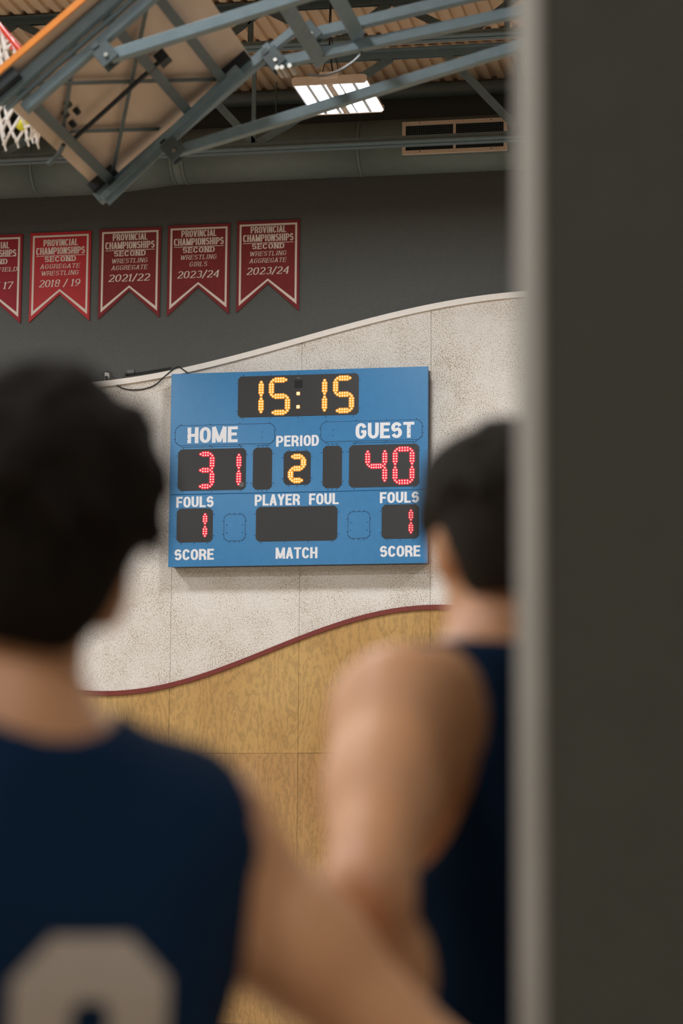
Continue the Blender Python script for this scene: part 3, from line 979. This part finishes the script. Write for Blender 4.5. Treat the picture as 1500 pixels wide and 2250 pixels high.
# corner brackets
for u in (0.03, 0.93):
    for v in (0.08, 1.70):
        ubox(MB(), u - 0.08, v - 0.07, 0.0, u + 0.08, v + 0.07, 0.05).build('corner_bracket', M['black_metal'], bb)
# mast tubes, a pair at each side
ubar('mast_tube', (-0.05, 0.10, 0.045), (1.45, 0.10, 0.030), 0.055)
ubar('mast_tube', (-0.045, 0.135, 0.085), (1.45, 0.135, 0.075), 0.03, 0.02)
ubar('mast_tube', (0.02, 0.15, 0.135), (1.45, 0.15, 0.118), 0.05)
ubar('mast_tube', (-0.06, 1.70, 0.075), (1.10, 1.70, 0.065), 0.06, 0.06)
ubar('mast_tube', (-0.03, 1.63, 0.13), (0.93, 1.63, 0.065), 0.10, 0.035)
ubar('mast_flange', (-0.03, 1.60, 0.15), (0.93, 1.60, 0.085), 0.014, 0.06)
ubar('extension_tube', (0.92, 1.68, 0.068), (1.267, 1.68, 0.076), 0.046)
ubar('collar', (1.09, 1.68, 0.070), (1.13, 1.68, 0.072), 0.066)
for u in (0.10, 0.62, 0.86):
    ubar('cross_member', (u - 0.04, 0.12, 0.055), (u - 0.045 if u < 0.3 else u - 0.03, 1.70, 0.055), 0.05, 0.03, 'steel_dark')
for a, b in (((0.80, 0.30, 0.037), (0.04, 1.74, 0.037)), ((0.13, 0.25, 0.030), (0.86, 1.72, 0.030)), ((0.40, 0.20, 0.024), (0.067, 0.86, 0.024)), ((0.086, 0.93, 0.024), (0.42, 1.64, 0.024))):
    ubar('brace_rod', a, b, 0.026, 0.006, 'steel_dark')
m_ = MB(); m_.tube([bp(0.072, 0.945, 0.06), bp(0.655, 0.907, 0.06)], 0.012, 8); m_.build('lock_rod', M['black_metal'], bb)
ubox(MB(), 0.63, 0.87, 0.03, 0.69, 0.945, 0.085).build('lock_knob', M['black_metal'], bb)
m_ = MB(); m_.tube([bp(0.02, 0.94, 0.05), bp(-0.03, 0.99, 0.05), bp(-0.07, 1.0, 0.05), bp(-0.10, 1.02, 0.04)], 0.012, 8); m_.build('rim_support', M['steel_dark'], bb)
for u, v in ((0.173, 0.69), (0.178, 0.82), (0.13, 0.76), (0.12, 0.90)):
    m_ = MB(); m_.tube([bp(u, v, -0.002), bp(u, v, 0.03)], 0.017, 6); m_.build('bolt', M['black_metal'], bb)


def tube_square(name, a, b, s=0.055):
    m = MB(); m.bar(bp(*a), bp(*b), s, s, N_)
    return m.build(name, M['steel_blue'], bb, bevel=0.004)


def hinge(u, v, n, du=0.0):
    h = MB()
    for dv in (-0.036, 0.036):
        ubox(h, u - 0.045, v + dv - 0.006, n - 0.07, u + 0.045, v + dv + 0.006, n + 0.035)
    o = h.build('hinge_bracket', M['steel_dark'], bb, bevel=0.003)
    m = MB(); m.tube([bp(u, v - 0.055, n), bp(u, v + 0.055, n)], 0.010, 8); m.build('hinge_pin', M['bolt'], o)
    m = MB()
    ubox(m, u - 0.03, v - 0.05, n - 0.085, u + 0.005, v + 0.05, n - 0.06)
    m.build('clamp', M['steel_dark'], o)
    return o


# the pair of lower braces, near and far, and the pair of upper ones
hinge(0.468, 0.15, 0.215)
tube_square('brace', (0.478, 0.15, 0.215), (2.75, 0.15, 1.25))
hinge(0.405, 1.63, 0.19)
tube_square('brace', (0.42, 1.63, 0.187), (2.75, 1.63, 1.252))
hinge(1.10, 1.68, 0.150)
tube_square('brace', (1.105, 1.68, 0.156), (3.15, 1.68, 1.34))
tube_square('brace', (1.325, 1.60, 0.188), (3.15, 1.60, 1.18))
hinge(1.32, 1.60, 0.20)
tube_square('brace', (1.25, 0.12, 0.15), (3.15, 0.12, 1.25))
m_ = MB(); m_.bar(bp(1.274, 0.08, 0.285), bp(1.274, 1.74, 0.285), 0.075, 0.02, N_); m_.build('cross_channel', M['steel_blue'], bb)
m_ = MB(); m_.bar(bp(1.50, 0.08, 0.345), bp(1.50, 1.66, 0.335), 0.075, 0.02, N_); m_.build('cross_channel', M['steel_blue'], bb)
m_ = MB(); m_.tube(spline([bp(1.18, 1.70, 0.30), bp(1.24, 1.70, 0.36), bp(1.34, 1.70, 0.40), bp(1.46, 1.70, 0.40), bp(1.52, 1.70, 0.33)]), 0.006, 6); m_.build('tension_cable', M['clear_box'], bb)
for u, n in ((1.10, 0.215), (1.135, 0.235), (1.08, 0.20)):
    m_ = MB(); m_.tube([bp(u, 1.60, n), bp(u, 1.74, n)], 0.012, 8); m_.build('bolt', M['bolt'], bb)
# hangers that carry the braces from the roof, beyond the partition
for u, n, v in ((2.72, 1.24, 0.15), (2.72, 1.24, 1.63), (3.12, 1.32, 1.68), (3.12, 1.24, 0.12)):
    p = bp(u, v, n)
    m_ = MB(); m_.bar(p, (p.x, p.y, 8.80 - 4.966), 0.06, 0.06, (0, 1, 0)); m_.build('hanger', M['steel_blue'], bb)
# rim and net
RIMU, RIMN, RR_ = 0.155, -0.40, 0.229
rim_c = bp(RIMU, 0.9, RIMN)
m_ = MB()
m_.tube([rim_c + Vector((0, 1, 0)) * (RR_ * math.cos(2 * PI * i / 32)) + N_ * (RR_ * math.sin(2 * PI * i / 32)) for i in range(32)], 0.010, 8, closed=True)
ubox(m_, RIMU - 0.05, 0.80, -0.06, RIMU + 0.05, 1.0, -0.035)
for v in (0.83, 0.97):
    m_.bar(bp(RIMU, v, -0.05), bp(RIMU - 0.0, v, -0.19), 0.03, 0.02, U_)
rim = m_.build('rim', M['rim_red'], bb, smooth=False)
m_ = MB()
for i in range(12):
    a = 2 * PI * i / 12
    p = rim_c + Vector((0, 1, 0)) * (RR_ * math.cos(a)) + N_ * (RR_ * math.sin(a))
    m_.tube([p + U_ * 0.004, p + U_ * -0.02 + Vector((0, 0, -0.012)), p + Vector((0, 0, -0.03))], 0.006, 5)
m_.build('net_hooks', M['rim_red'], rim)
NS, NL = 12, 7
bot_c = rim_c + Vector((-0.06, 0, -0.385))


def net_pt(i, j):
    """knot i round the net at level j; the net hangs plumb from the tilted ring"""
    a = 2 * PI * (i + 0.5 * (j % 2)) / NS
    p = rim_c + Vector((0, 1, 0)) * (RR_ * math.cos(a)) + N_ * (RR_ * math.sin(a))
    s = j / NL
    rr = 0.115 + 0.012 * math.sin(3 * a)
    q = bot_c + Vector((rr * math.sin(a), rr * math.cos(a), 0.025 * math.cos(5 * a)))
    e = s ** 0.75
    r = p.lerp(q, e)
    r.z = p.z + (q.z - p.z) * s
    rnd = random.Random(i % NS * 31 + j)
    if 0 < j:
        r += Vector((rnd.uniform(-1, 1), rnd.uniform(-1, 1), rnd.uniform(-1, 1))) * 0.008
    return r


m_ = MB()
for j in range(NL):
    for i in range(NS):
        a = net_pt(i, j)
        for k in ((i, j + 1), (i - 1 if j % 2 == 0 else i + 1, j + 1)):
            m_.tube([a, net_pt(k[0] % NS, k[1])], 0.0072 if j else 0.010, 5)
for i in range(NS):
    m_.sphere(net_pt(i, NL), 0.011, 6, 4)
    a = net_pt(i, NL)
    m_.tube([a, a + Vector((0.01, 0.0, -0.035))], 0.005, 5)
m_.build('net', M['net'], bb)
m_ = MB(); m_.sphere((0, 0, 0), 0.034, 18, 12)
o = m_.build('tennis_ball', M['tennis'], smooth=True)
o.location = Vector((-0.11, 10.65, 4.966)) + bot_c + Vector((0.05, -0.03, 0.045))
tag(o, 'yellow tennis ball caught in the basketball net', 'ball')


# ------------------------------------------------------------------ people: smooth bodies from blended distance fields
class Field:
    def __init__(self, lo, hi, h):
        self.lo, self.h = np.array(lo, float), h
        self.n = tuple(int(math.ceil((b - a) / h)) + 1 for a, b in zip(lo, hi))
        self.F = np.full(self.n, 0.25, np.float32)

    def block(self, lo, hi):
        a = [max(0, int((l - o) / self.h)) for l, o in zip(lo, self.lo)]
        b = [min(n, int((l - o) / self.h) + 2) for l, o, n in zip(hi, self.lo, self.n)]
        if any(q <= p for p, q in zip(a, b)):
            return None
        sl = tuple(slice(p, q) for p, q in zip(a, b))
        ax = [self.lo[i] + self.h * np.arange(a[i], b[i]) for i in range(3)]
        return sl, np.meshgrid(*ax, indexing='ij')

    def put(self, d, sl, k):
        f = self.F[sl]
        h = np.maximum(k - np.abs(f - d), 0) / k
        self.F[sl] = np.minimum(f, d) - h * h * k * 0.25

    def cap(self, a, b, ra, rb=None, k=0.02, sub=False):
        rb = ra if rb is None else rb
        a, b = np.array(a, float), np.array(b, float)
        m = max(ra, rb) + k + 3 * self.h
        g = self.block(np.minimum(a, b) - m, np.maximum(a, b) + m)
        if g is None:
            return
        sl, (X, Y, Z) = g
        ab = b - a
        t = np.clip(((X - a[0]) * ab[0] + (Y - a[1]) * ab[1] + (Z - a[2]) * ab[2]) / max(ab @ ab, 1e-9), 0, 1)
        d = np.sqrt((X - a[0] - t * ab[0]) ** 2 + (Y - a[1] - t * ab[1]) ** 2 + (Z - a[2] - t * ab[2]) ** 2) - (ra + (rb - ra) * t)
        if sub:
            self.F[sl] = np.maximum(self.F[sl], -d)
        else:
            self.put(d, sl, k)

    def ell(self, c, r, R=None, k=0.02, sub=False):
        c, r = np.array(c, float), np.array(r, float)
        m = max(r) + k + 3 * self.h
        g = self.block(c - m, c + m)
        if g is None:
            return
        sl, (X, Y, Z) = g
        P = np.stack([X - c[0], Y - c[1], Z - c[2]], -1)
        if R is not None:
            P = P @ np.array(R)
        k0 = np.sqrt(((P / r) ** 2).sum(-1))
        k1 = np.sqrt(((P / r ** 2) ** 2).sum(-1)) + 1e-9
        d = k0 * (k0 - 1) / k1
        if sub:
            self.F[sl] = np.maximum(self.F[sl], -d)
        else:
            self.put(d, sl, k)

    def whole(self):
        return np.meshgrid(*[self.lo[i] + self.h * np.arange(self.n[i]) for i in range(3)], indexing='ij')

    def mesh(self, name, m, parent, relax=0):
        F = self.F
        F[0], F[-1], F[:, 0], F[:, -1], F[:, :, 0], F[:, :, -1] = 1, 1, 1, 1, 1, 1
        ins = F < 0
        c8 = [F[i:F.shape[0] - 1 + i, j:F.shape[1] - 1 + j, k:F.shape[2] - 1 + k] for i in (0, 1) for j in (0, 1) for k in (0, 1)]
        mn = np.minimum.reduce(c8)
        mx = np.maximum.reduce(c8)
        act = (mn < 0) & (mx >= 0)
        I = np.argwhere(act)
        idx = np.full(act.shape, -1, np.int32)
        idx[act] = np.arange(len(I))
        acc = np.zeros((len(I), 3))
        cnt = np.zeros(len(I))
        off = [(i, j, k) for i in (0, 1) for j in (0, 1) for k in (0, 1)]
        vals = [F[I[:, 0] + a, I[:, 1] + b, I[:, 2] + c] for a, b, c in off]
        for p in range(8):
            for q in range(p + 1, 8):
                dd = np.abs(np.array(off[p]) - np.array(off[q]))
                if dd.sum() != 1:
                    continue
                cr = (vals[p] < 0) != (vals[q] < 0)
                den = vals[p] - vals[q]
                t = np.where(cr, vals[p] / np.where(den == 0, 1, den), 0)
                pos = np.array(off[p])[None] + t[:, None] * (np.array(off[q]) - np.array(off[p]))[None]
                acc += pos * cr[:, None]
                cnt += cr
        V = (I + acc / cnt[:, None]) * self.h + self.lo
        quads = []
        for ax in range(3):
            s0 = [slice(None)] * 3
            s1 = [slice(None)] * 3
            s0[ax], s1[ax] = slice(0, -1), slice(1, None)
            a, b = ins[tuple(s0)], ins[tuple(s1)]
            E = np.argwhere(a != b)
            u, v = [(1, 2), (2, 0), (0, 1)][ax]
            ok = (E[:, u] > 0) & (E[:, v] > 0)
            E = E[ok]
            flip = a[E[:, 0], E[:, 1], E[:, 2]]

            def cell(du, dv):
                Q = E.copy()
                Q[:, u] -= du
                Q[:, v] -= dv
                return idx[Q[:, 0], Q[:, 1], Q[:, 2]]
            q = np.stack([cell(1, 1), cell(0, 1), cell(0, 0), cell(1, 0)], 1)
            q[~flip] = q[~flip][:, ::-1]
            quads.append(q)
        Q = np.concatenate(quads)
        for _ in range(relax):
            tot, cn = np.zeros_like(V), np.zeros(len(V))
            for p in range(4):
                np.add.at(tot, Q[:, p], V[Q[:, (p + 1) % 4]] + V[Q[:, p - 1]])
                np.add.at(cn, Q[:, p], 2)
            V = 0.5 * V + 0.5 * tot / np.maximum(cn, 1)[:, None]
        me = bpy.data.meshes.new(name)
        me.vertices.add(len(V))
        me.vertices.foreach_set('co', V.astype(np.float32).ravel())
        me.loops.add(len(Q) * 4)
        me.loops.foreach_set('vertex_index', Q.astype(np.int32).ravel())
        me.polygons.add(len(Q))
        me.polygons.foreach_set('loop_start', np.arange(0, len(Q) * 4, 4, dtype=np.int32))
        me.polygons.foreach_set('use_smooth', np.ones(len(Q), bool))
        me.materials.append(m)
        me.update(calc_edges=True)
        me.validate()
        o = bpy.data.objects.new(name, me)
        COL.objects.link(o)
        o.parent = parent
        return o


def rot3(yaw, pitch, roll):
    return np.array(Matrix.Rotation(yaw, 3, 'Z') @ Matrix.Rotation(pitch, 3, 'X') @ Matrix.Rotation(roll, 3, 'Y'))


def hand(f, wrist, fwd, side, palm_n, thumb_side, curl=0.5):
    """palm and five fingers; fwd along the fingers, side across the palm to the thumb, palm_n the way fingers curl"""
    w, F_, S_, P_ = (np.array(v, float) for v in (wrist, fwd, side, palm_n))
    F_ /= np.linalg.norm(F_)
    S_ -= F_ * (S_ @ F_)
    S_ /= np.linalg.norm(S_)
    P_ = np.cross(F_, S_) * (1 if np.dot(np.cross(F_, S_), P_) > 0 else -1)
    for s in (-0.028, -0.01, 0.01, 0.027):
        f.cap(w + S_ * s * 0.6 + F_ * 0.01, w + S_ * s + F_ * 0.085, 0.015, 0.012, 0.012)
    for s, ln in ((0.031, 0.070), (0.0105, 0.079), (-0.0105, 0.073), (-0.031, 0.057)):
        p = w + S_ * s + F_ * 0.088
        for i, q in enumerate((0.42, 0.32, 0.26)):
            a = curl * (0.6 + 0.75 * i)
            e = p + (F_ * math.cos(a) + P_ * math.sin(a) + S_ * s * 0.8) * ln * q
            f.cap(p, e, 0.0088 - 0.0006 * i, 0.0083 - 0.0007 * i, 0.004)
            p = e
    p = w + S_ * 0.026 + F_ * 0.025
    for ln, d in ((0.042, F_ * 0.55 + S_ * 0.75 + P_ * 0.3), (0.034, F_ * 0.8 + S_ * 0.35 + P_ * 0.4), (0.026, F_ * 0.9 + P_ * 0.4)):
        e = p + d / np.linalg.norm(d) * ln
        f.cap(p, e, 0.0115, 0.0098, 0.006)
        p = e


def person(label, loc, rz, J, hair_m, jersey_fn, hair_fn, group='players watching the scoreboard', h=0.0065):
    root = thing('person', label, 'person', loc, (0, 0, rz), group)
    hc, R = np.array(J['head']), rot3(*J['head_rot'])
    H = lambda x, y, z: hc + R @ np.array((x, y, z))
    lo = np.array([-0.62, -0.42, -0.02])
    hi = np.array([0.62, 0.40, J['head'][2] + 0.19])
    f = Field(lo, hi, h)
    # head
    f.ell(H(0, -0.012, 0.03), (0.074, 0.093, 0.088), R, 0.02)
    f.ell(H(0, 0.022, -0.03), (0.062, 0.070, 0.080), R, 0.03)
    f.cap(H(-0.035, 0.045, -0.085), H(0.035, 0.045, -0.085), 0.024, 0.024, 0.03)
    f.ell(H(0, 0.068, -0.098), (0.022, 0.020, 0.018), R, 0.02)
    f.cap(H(-0.035, 0.070, 0.022), H(0.035, 0.070, 0.022), 0.014, 0.014, 0.018)
    f.cap(H(0, 0.086, 0.012), H(0, 0.107, -0.028), 0.008, 0.013, 0.010)
    for s in (-1, 1):
        f.ell(H(s * 0.012, 0.096, -0.032), (0.009, 0.010, 0.008), R, 0.008)
        f.ell(H(s * 0.043, 0.058, -0.022), (0.022, 0.02, 0.02), R, 0.02)
        ear = R @ rot3(s * -0.5, 0.15, 0)
        f.ell(H(s * 0.080, -0.012, -0.008), (0.008, 0.020, 0.033), ear, 0.010)
        f.ell(H(s * 0.088, -0.010, -0.004), (0.005, 0.010, 0.018), ear, 0.0, True) if False else None
        f.cap(H(s * 0.078, -0.004, -0.038), H(s * 0.079, -0.006, -0.030), 0.008, 0.008, 0.008)
    f.cap(H(-0.016, 0.085, -0.060), H(0.016, 0.085, -0.060), 0.0085, 0.0085, 0.007)
    f.cap(H(-0.014, 0.083, -0.072), H(0.014, 0.083, -0.072), 0.0085, 0.0085, 0.007)
    # neck and torso
    nb = np.array(J['neck'])
    f.cap(H(0, -0.028, -0.055), nb, 0.056, 0.062, 0.035)
    sl, sr = np.array(J['shL']), np.array(J['shR'])
    mid = (sl + sr) / 2
    cz = mid[2]
    for s in (sl, sr):
        d = s - nb
        f.cap(nb + np.array((0, -0.01, 0.0)), nb + d * 0.85 + np.array((0, -0.01, 0.0)), 0.052, 0.045, 0.05)
        f.ell(s, (0.062, 0.062, 0.068), None, 0.05)
    cx, cyy = nb[0] * 0.5, 0.0
    for z, hwid, rad, y in ((cz - 0.04, 0.080, 0.098, -0.012), (cz - 0.14, 0.070, 0.105, -0.008), (cz - 0.27, 0.055, 0.098, 0.0), (cz - 0.38, 0.052, 0.095, 0.0), (cz - 0.48, 0.065, 0.102, -0.008), (cz - 0.56, 0.07, 0.105, -0.012)):
        f.cap((cx - hwid, y, z), (cx + hwid, y, z), rad, rad, 0.07)
    tors = f.F.copy()
    # arms
    for side, sg in (('L', -1), ('R', 1)):
        s, e, w_ = (np.array(J[q + side]) for q in ('sh', 'el', 'wr'))
        f.cap(s, s + (e - s) * 0.45, J.get('arm', 0.056), J.get('arm', 0.056) * 0.93, 0.04)
        f.cap(s + (e - s) * 0.40, e, J.get('arm', 0.056) * 0.93, 0.040, 0.03)
        f.cap(e, e + (w_ - e) * 0.35, 0.040, 0.042, 0.02)
        f.cap(e + (w_ - e) * 0.30, w_, 0.043, 0.027, 0.03)
        hd = J['hand' + side]
        hand(f, w_, hd[0], hd[1], hd[2], sg)
    # legs
    hz = cz - 0.58
    for sg in (-1, 1):
        hip = np.array((cx + sg * 0.095, 0.0, hz))
        kn = np.array((cx + sg * 0.115, 0.012, hz * 0.53))
        an = np.array((cx + sg * 0.12, -0.02, 0.095))
        f.cap(hip, kn, 0.092, 0.058, 0.04)
        f.cap(kn, an + (kn - an) * 0.62, 0.056, 0.058, 0.03)
        f.cap(an + (kn - an) * 0.62 + np.array((0, -0.012, 0)), an, 0.056, 0.038, 0.03)
        f.cap(an, an + np.array((0, 0.02, -0.05)), 0.040, 0.04, 0.02)
        f.cap(an + np.array((0, 0.0, -0.055)), an + np.array((sg * 0.015, 0.16, -0.065)), 0.034, 0.026, 0.02)
    body = f.mesh('body', M['skin'], root)
    # eyes
    for s in (-1, 1):
        m = MB(); m.sphere(tuple(H(s * 0.031, 0.074, 0.0)), 0.0125, 14, 10)
        o = m.build('eye', M['eye_white'], root, smooth=True)
        m = MB(); m.sphere(tuple(H(s * 0.031, 0.0815, 0.0)), 0.0062, 10, 8)
        m.build('iris', M['hair_black'], o, smooth=True)
    m = MB()
    for s in (-1, 1):
        m.tube([H(s * 0.014, 0.088, 0.020), H(s * 0.032, 0.084, 0.027), H(s * 0.050, 0.068, 0.020)], [0.003, 0.0045, 0.002], 6)
    m.build('eyebrows', hair_m, root, smooth=True)
    # jersey: the torso field let out, with arm holes and neck cut away
    g = Field((-0.36, -0.26, cz - 0.66), (0.36, 0.26, cz + 0.17), h)
    i0 = [int(round((a - b) / h)) for a, b in zip(g.lo, lo)]
    g.lo = lo + np.array(i0) * h
    sub = tors[i0[0]:i0[0] + g.n[0], i0[1]:i0[1] + g.n[1], i0[2]:i0[2] + g.n[2]]
    g.n = sub.shape
    X, Y, Z = (lo[i] + h * np.arange(i0[i], i0[i] + sub.shape[i]) for i in range(3))
    X, Y, Z = np.meshgrid(X, Y, Z, indexing='ij')
    drop = np.clip((cz - 0.08 - Z) / 0.5, 0, 1)
    fold = 0.0022 * np.sin(X * 38 + Z * 21 + 4 * np.sin(Z * 9)) * np.clip(drop * 3, 0.2, 1)
    d = sub - 0.010 - 0.020 * drop - fold
    g.F = np.maximum(d, (cz - 0.62) - Z).astype(np.float32)
    jersey_fn(g)
    g.F = np.maximum(g.F, np.maximum((cz - 0.62) - Z, Z - (cz + J['top']))).astype(np.float32)
    jer = g.mesh('jersey', M['navy'], root, 4)
    # shorts
    q = Field((-0.36, -0.26, hz - 0.46), (0.36, 0.26, hz + 0.16), 0.008)
    q.cap((cx - 0.07, -0.008, hz + 0.06), (cx + 0.07, -0.008, hz + 0.06), 0.118, 0.118, 0.05)
    for sg in (-1, 1):
        q.cap((cx + sg * 0.095, 0.0, hz), (cx + sg * 0.125, 0.01, hz - 0.5), 0.112, 0.115, 0.04)
    X, Y, Z = q.whole()
    q.F = np.maximum(q.F, np.maximum(hz - 0.40 - Z, Z - hz - 0.12)).astype(np.float32)
    q.mesh('shorts', M['navy_short'], root)
    for sg in (-1, 1):
        b = Field((cx + sg * 0.12 - 0.09, -0.13, -0.01), (cx + sg * 0.12 + 0.09, 0.24, 0.15), 0.007)
        b.cap((cx + sg * 0.12, -0.05, 0.048), (cx + sg * 0.135, 0.145, 0.042), 0.047, 0.044, 0.02)
        b.cap((cx + sg * 0.12, -0.025, 0.06), (cx + sg * 0.12, -0.02, 0.11), 0.05, 0.05, 0.03)
        X, Y, Z = b.whole()
        b.F = np.maximum(b.F, np.maximum(0.0 - Z, Z - 0.115)).astype(np.float32)
        b.mesh('shoe', M['shoe'], root)
    # hair
    q = Field(hc - 0.17, hc + 0.19, 0.0055)
    hair_fn(q, H, R)
    q.mesh('hair', hair_m, root)
    return root, jer


def locks(q, H, R, c, rad, n, seed, r=0.010, up=-0.4, amount=0.02):
    """tufts that lie over the hair mass"""
    rnd = random.Random(seed)
    for _ in range(n):
        a = rnd.uniform(0, 2 * PI)
        t = math.acos(rnd.uniform(up, 1))
        d = np.array((math.sin(t) * math.cos(a), math.sin(t) * math.sin(a), math.cos(t)))
        p = np.array(c) + d * np.array(rad) * rnd.uniform(0.94, 1.02)
        e = p + np.array((d[0] * 0.3, d[1] * 0.3, -0.5 - 0.2 * rnd.random())) * amount + np.array((rnd.uniform(-1, 1), rnd.uniform(-1, 1), 0)) * amount * 0.5
        q.cap(H(*p), H(*e), r, r * 0.35, 0.006)


# -- the player in the left foreground
def hair_left(q, H, R):
    q.ell(H(0.0, -0.016, 0.058), (0.099, 0.114, 0.103), R, 0.02)
    q.ell(H(0.0, -0.055, -0.015), (0.080, 0.062, 0.075), R, 0.04)
    q.ell(H(0.02, -0.03, 0.085), (0.078, 0.09, 0.062), R, 0.03)
    locks(q, H, R, (0.0, -0.014, 0.060), (0.100, 0.114, 0.104), 260, 3, 0.013, -0.15, 0.03)
    q.ell(H(0, 0.085, -0.035), (0.078, 0.070, 0.085), R, sub=True)
    for s in (-1, 1):
        q.ell(H(s * 0.145, -0.01, -0.050), (0.067, 0.12, 0.102), R, sub=True)
    q.ell(H(0, -0.04, -0.142), (0.14, 0.14, 0.074), R, sub=True)


def jersey_left(g):
    g.cap((0.19, 0.0, 1.43), (0.36, -0.05, 1.30), 0.085, 0.10, sub=True)
    g.cap((-0.20, 0.0, 1.43), (-0.36, -0.02, 1.30), 0.085, 0.10, sub=True)
    g.ell((-0.012, 0.0, 1.572), (0.092, 0.150, 0.082), sub=True)
    g.cap((-0.015, 0.0, 1.58), (0.0, 0.0, 1.68), 0.10, 0.13, sub=True)


JL = dict(head=(-0.002, 0.0, 1.667), head_rot=(-0.47, 0.10, 0.20), neck=(-0.022, -0.012, 1.505), shL=(-0.185, -0.005, 1.435), shR=(0.158, -0.008, 1.428),
          elL=(-0.25, -0.03, 1.14), wrL=(-0.24, 0.09, 0.91), elR=(0.352, -0.10, 1.225), wrR=(0.225, 0.02, 1.03),
          handR=((-0.35, 0.75, -0.5), (-0.2, -0.2, 0.9), (-1, 0, -0.2)), handL=((0.05, 0.15, -1), (0.1, 1, 0.1), (1, 0, 0)), arm=0.054, top=0.118)
pl, jl = person('dark-haired player in a navy jersey with a cream number, closest to the camera', (2.88, 2.082, 0), 0.678, JL, M['hair_black'], jersey_left, hair_left)


def stick(jersey, root, cells, ox, oz, size, name, m, lift=0.003):
    """lay flat print on the jersey's back: cells are grid points (x, z) that carry print"""
    me = jersey.data
    bv = BVHTree.FromPolygons([v.co for v in me.vertices], [tuple(p.vertices) for p in me.polygons])
    vid, mb = {}, MB()

    def vert(x, z):
        k = (x, z)
        x, z = ox + x * size, oz + z * size
        if k not in vid:
            hit = bv.ray_cast(Vector((x, -0.6, z)), Vector((0, 1, 0)), 2.0)
            y = hit[0].y - lift if hit[0] is not None else 0
            vid[k] = len(mb.v)
            mb.v.append((x, y, z))
        return vid[k]
    for x, z in cells:
        mb.f.append((vert(x, z), vert(x + 1, z), vert(x + 1, z + 1), vert(x, z + 1)))
        mb.mi.append(0)
    return mb.build(name, m, root, smooth=True)


def block_zero(w, h, st, ch, cell):
    out = []
    for i in range(int(w / cell)):
        for j in range(int(h / cell)):
            x, z = i * cell + cell / 2, j * cell + cell / 2
            def inside(x, z, W, H_, c):
                if not (0 <= x <= W and 0 <= z <= H_):
                    return False
                return min(x, W - x) + min(z, H_ - z) >= c
            if inside(x, z, w, h, ch) and not inside(x - st, z - st, w - 2 * st, h - 2 * st, ch * 0.25):
                out.append((i, j))
    return out


stick(jl, pl, block_zero(0.135, 0.21, 0.051, 0.034, 0.003), 0.010 - 0.0675, 1.352 - 0.21, 0.003, 'jersey_number', M['number'])


# -- the player behind the partition on the right
def hair_right(q, H, R):
    q.ell(H(0.0, -0.016, 0.034), (0.088, 0.106, 0.096), R, 0.02)
    q.ell(H(0.0, -0.052, -0.025), (0.073, 0.058, 0.070), R, 0.04)
    q.ell(H(-0.01, 0.02, 0.075), (0.084, 0.088, 0.052), R, 0.03)
    for s in (-1, 1):
        q.ell(H(s * 0.072, 0.032, 0.026), (0.026, 0.032, 0.030), R, 0.03)
    locks(q, H, R, (0.0, -0.012, 0.038), (0.088, 0.106, 0.096), 200, 9, 0.009, 0.0, 0.02)
    q.ell(H(0, 0.090, -0.050), (0.082, 0.072, 0.085), R, sub=True)
    for s in (-1, 1):
        q.ell(H(s * 0.118, 0.02, -0.065), (0.058, 0.090, 0.082), R, sub=True)
    q.ell(H(0, -0.03, -0.128), (0.14, 0.14, 0.068), R, sub=True)


def jersey_right(g):
    g.cap((-0.222, -0.05, 1.57), (-0.37, -0.10, 1.36), 0.112, 0.15, sub=True)
    g.cap((0.18, 0.0, 1.56), (0.36, -0.02, 1.43), 0.085, 0.11, sub=True)
    g.ell((-0.035, 0.0, 1.700), (0.088, 0.150, 0.080), sub=True)
    g.cap((-0.03, 0.0, 1.71), (-0.014, 0.0, 1.80), 0.10, 0.13, sub=True)


JR = dict(head=(-0.014, -0.004, 1.771), head_rot=(-0.32, 0.0, 0.0), neck=(-0.035, -0.018, 1.625), shL=(-0.196, -0.040, 1.566), shR=(0.150, 0.0, 1.555),
          elL=(-0.345, -0.205, 1.385), wrL=(-0.175, -0.05, 1.16), elR=(0.22, -0.03, 1.26), wrR=(0.22, 0.08, 1.02),
          handL=((0.45, 0.75, -0.45), (0.2, -0.2, 0.9), (1, 0, -0.2)), handR=((-0.05, 0.15, -1), (-0.1, 1, 0.1), (-1, 0, 0)), arm=0.060, top=0.092)
pr, jr = person('short-haired player in a navy sleeveless jersey standing partly behind the partition', (3.214, 2.806, 0), 0.789, JR, M['hair_dark'], jersey_right, hair_right)
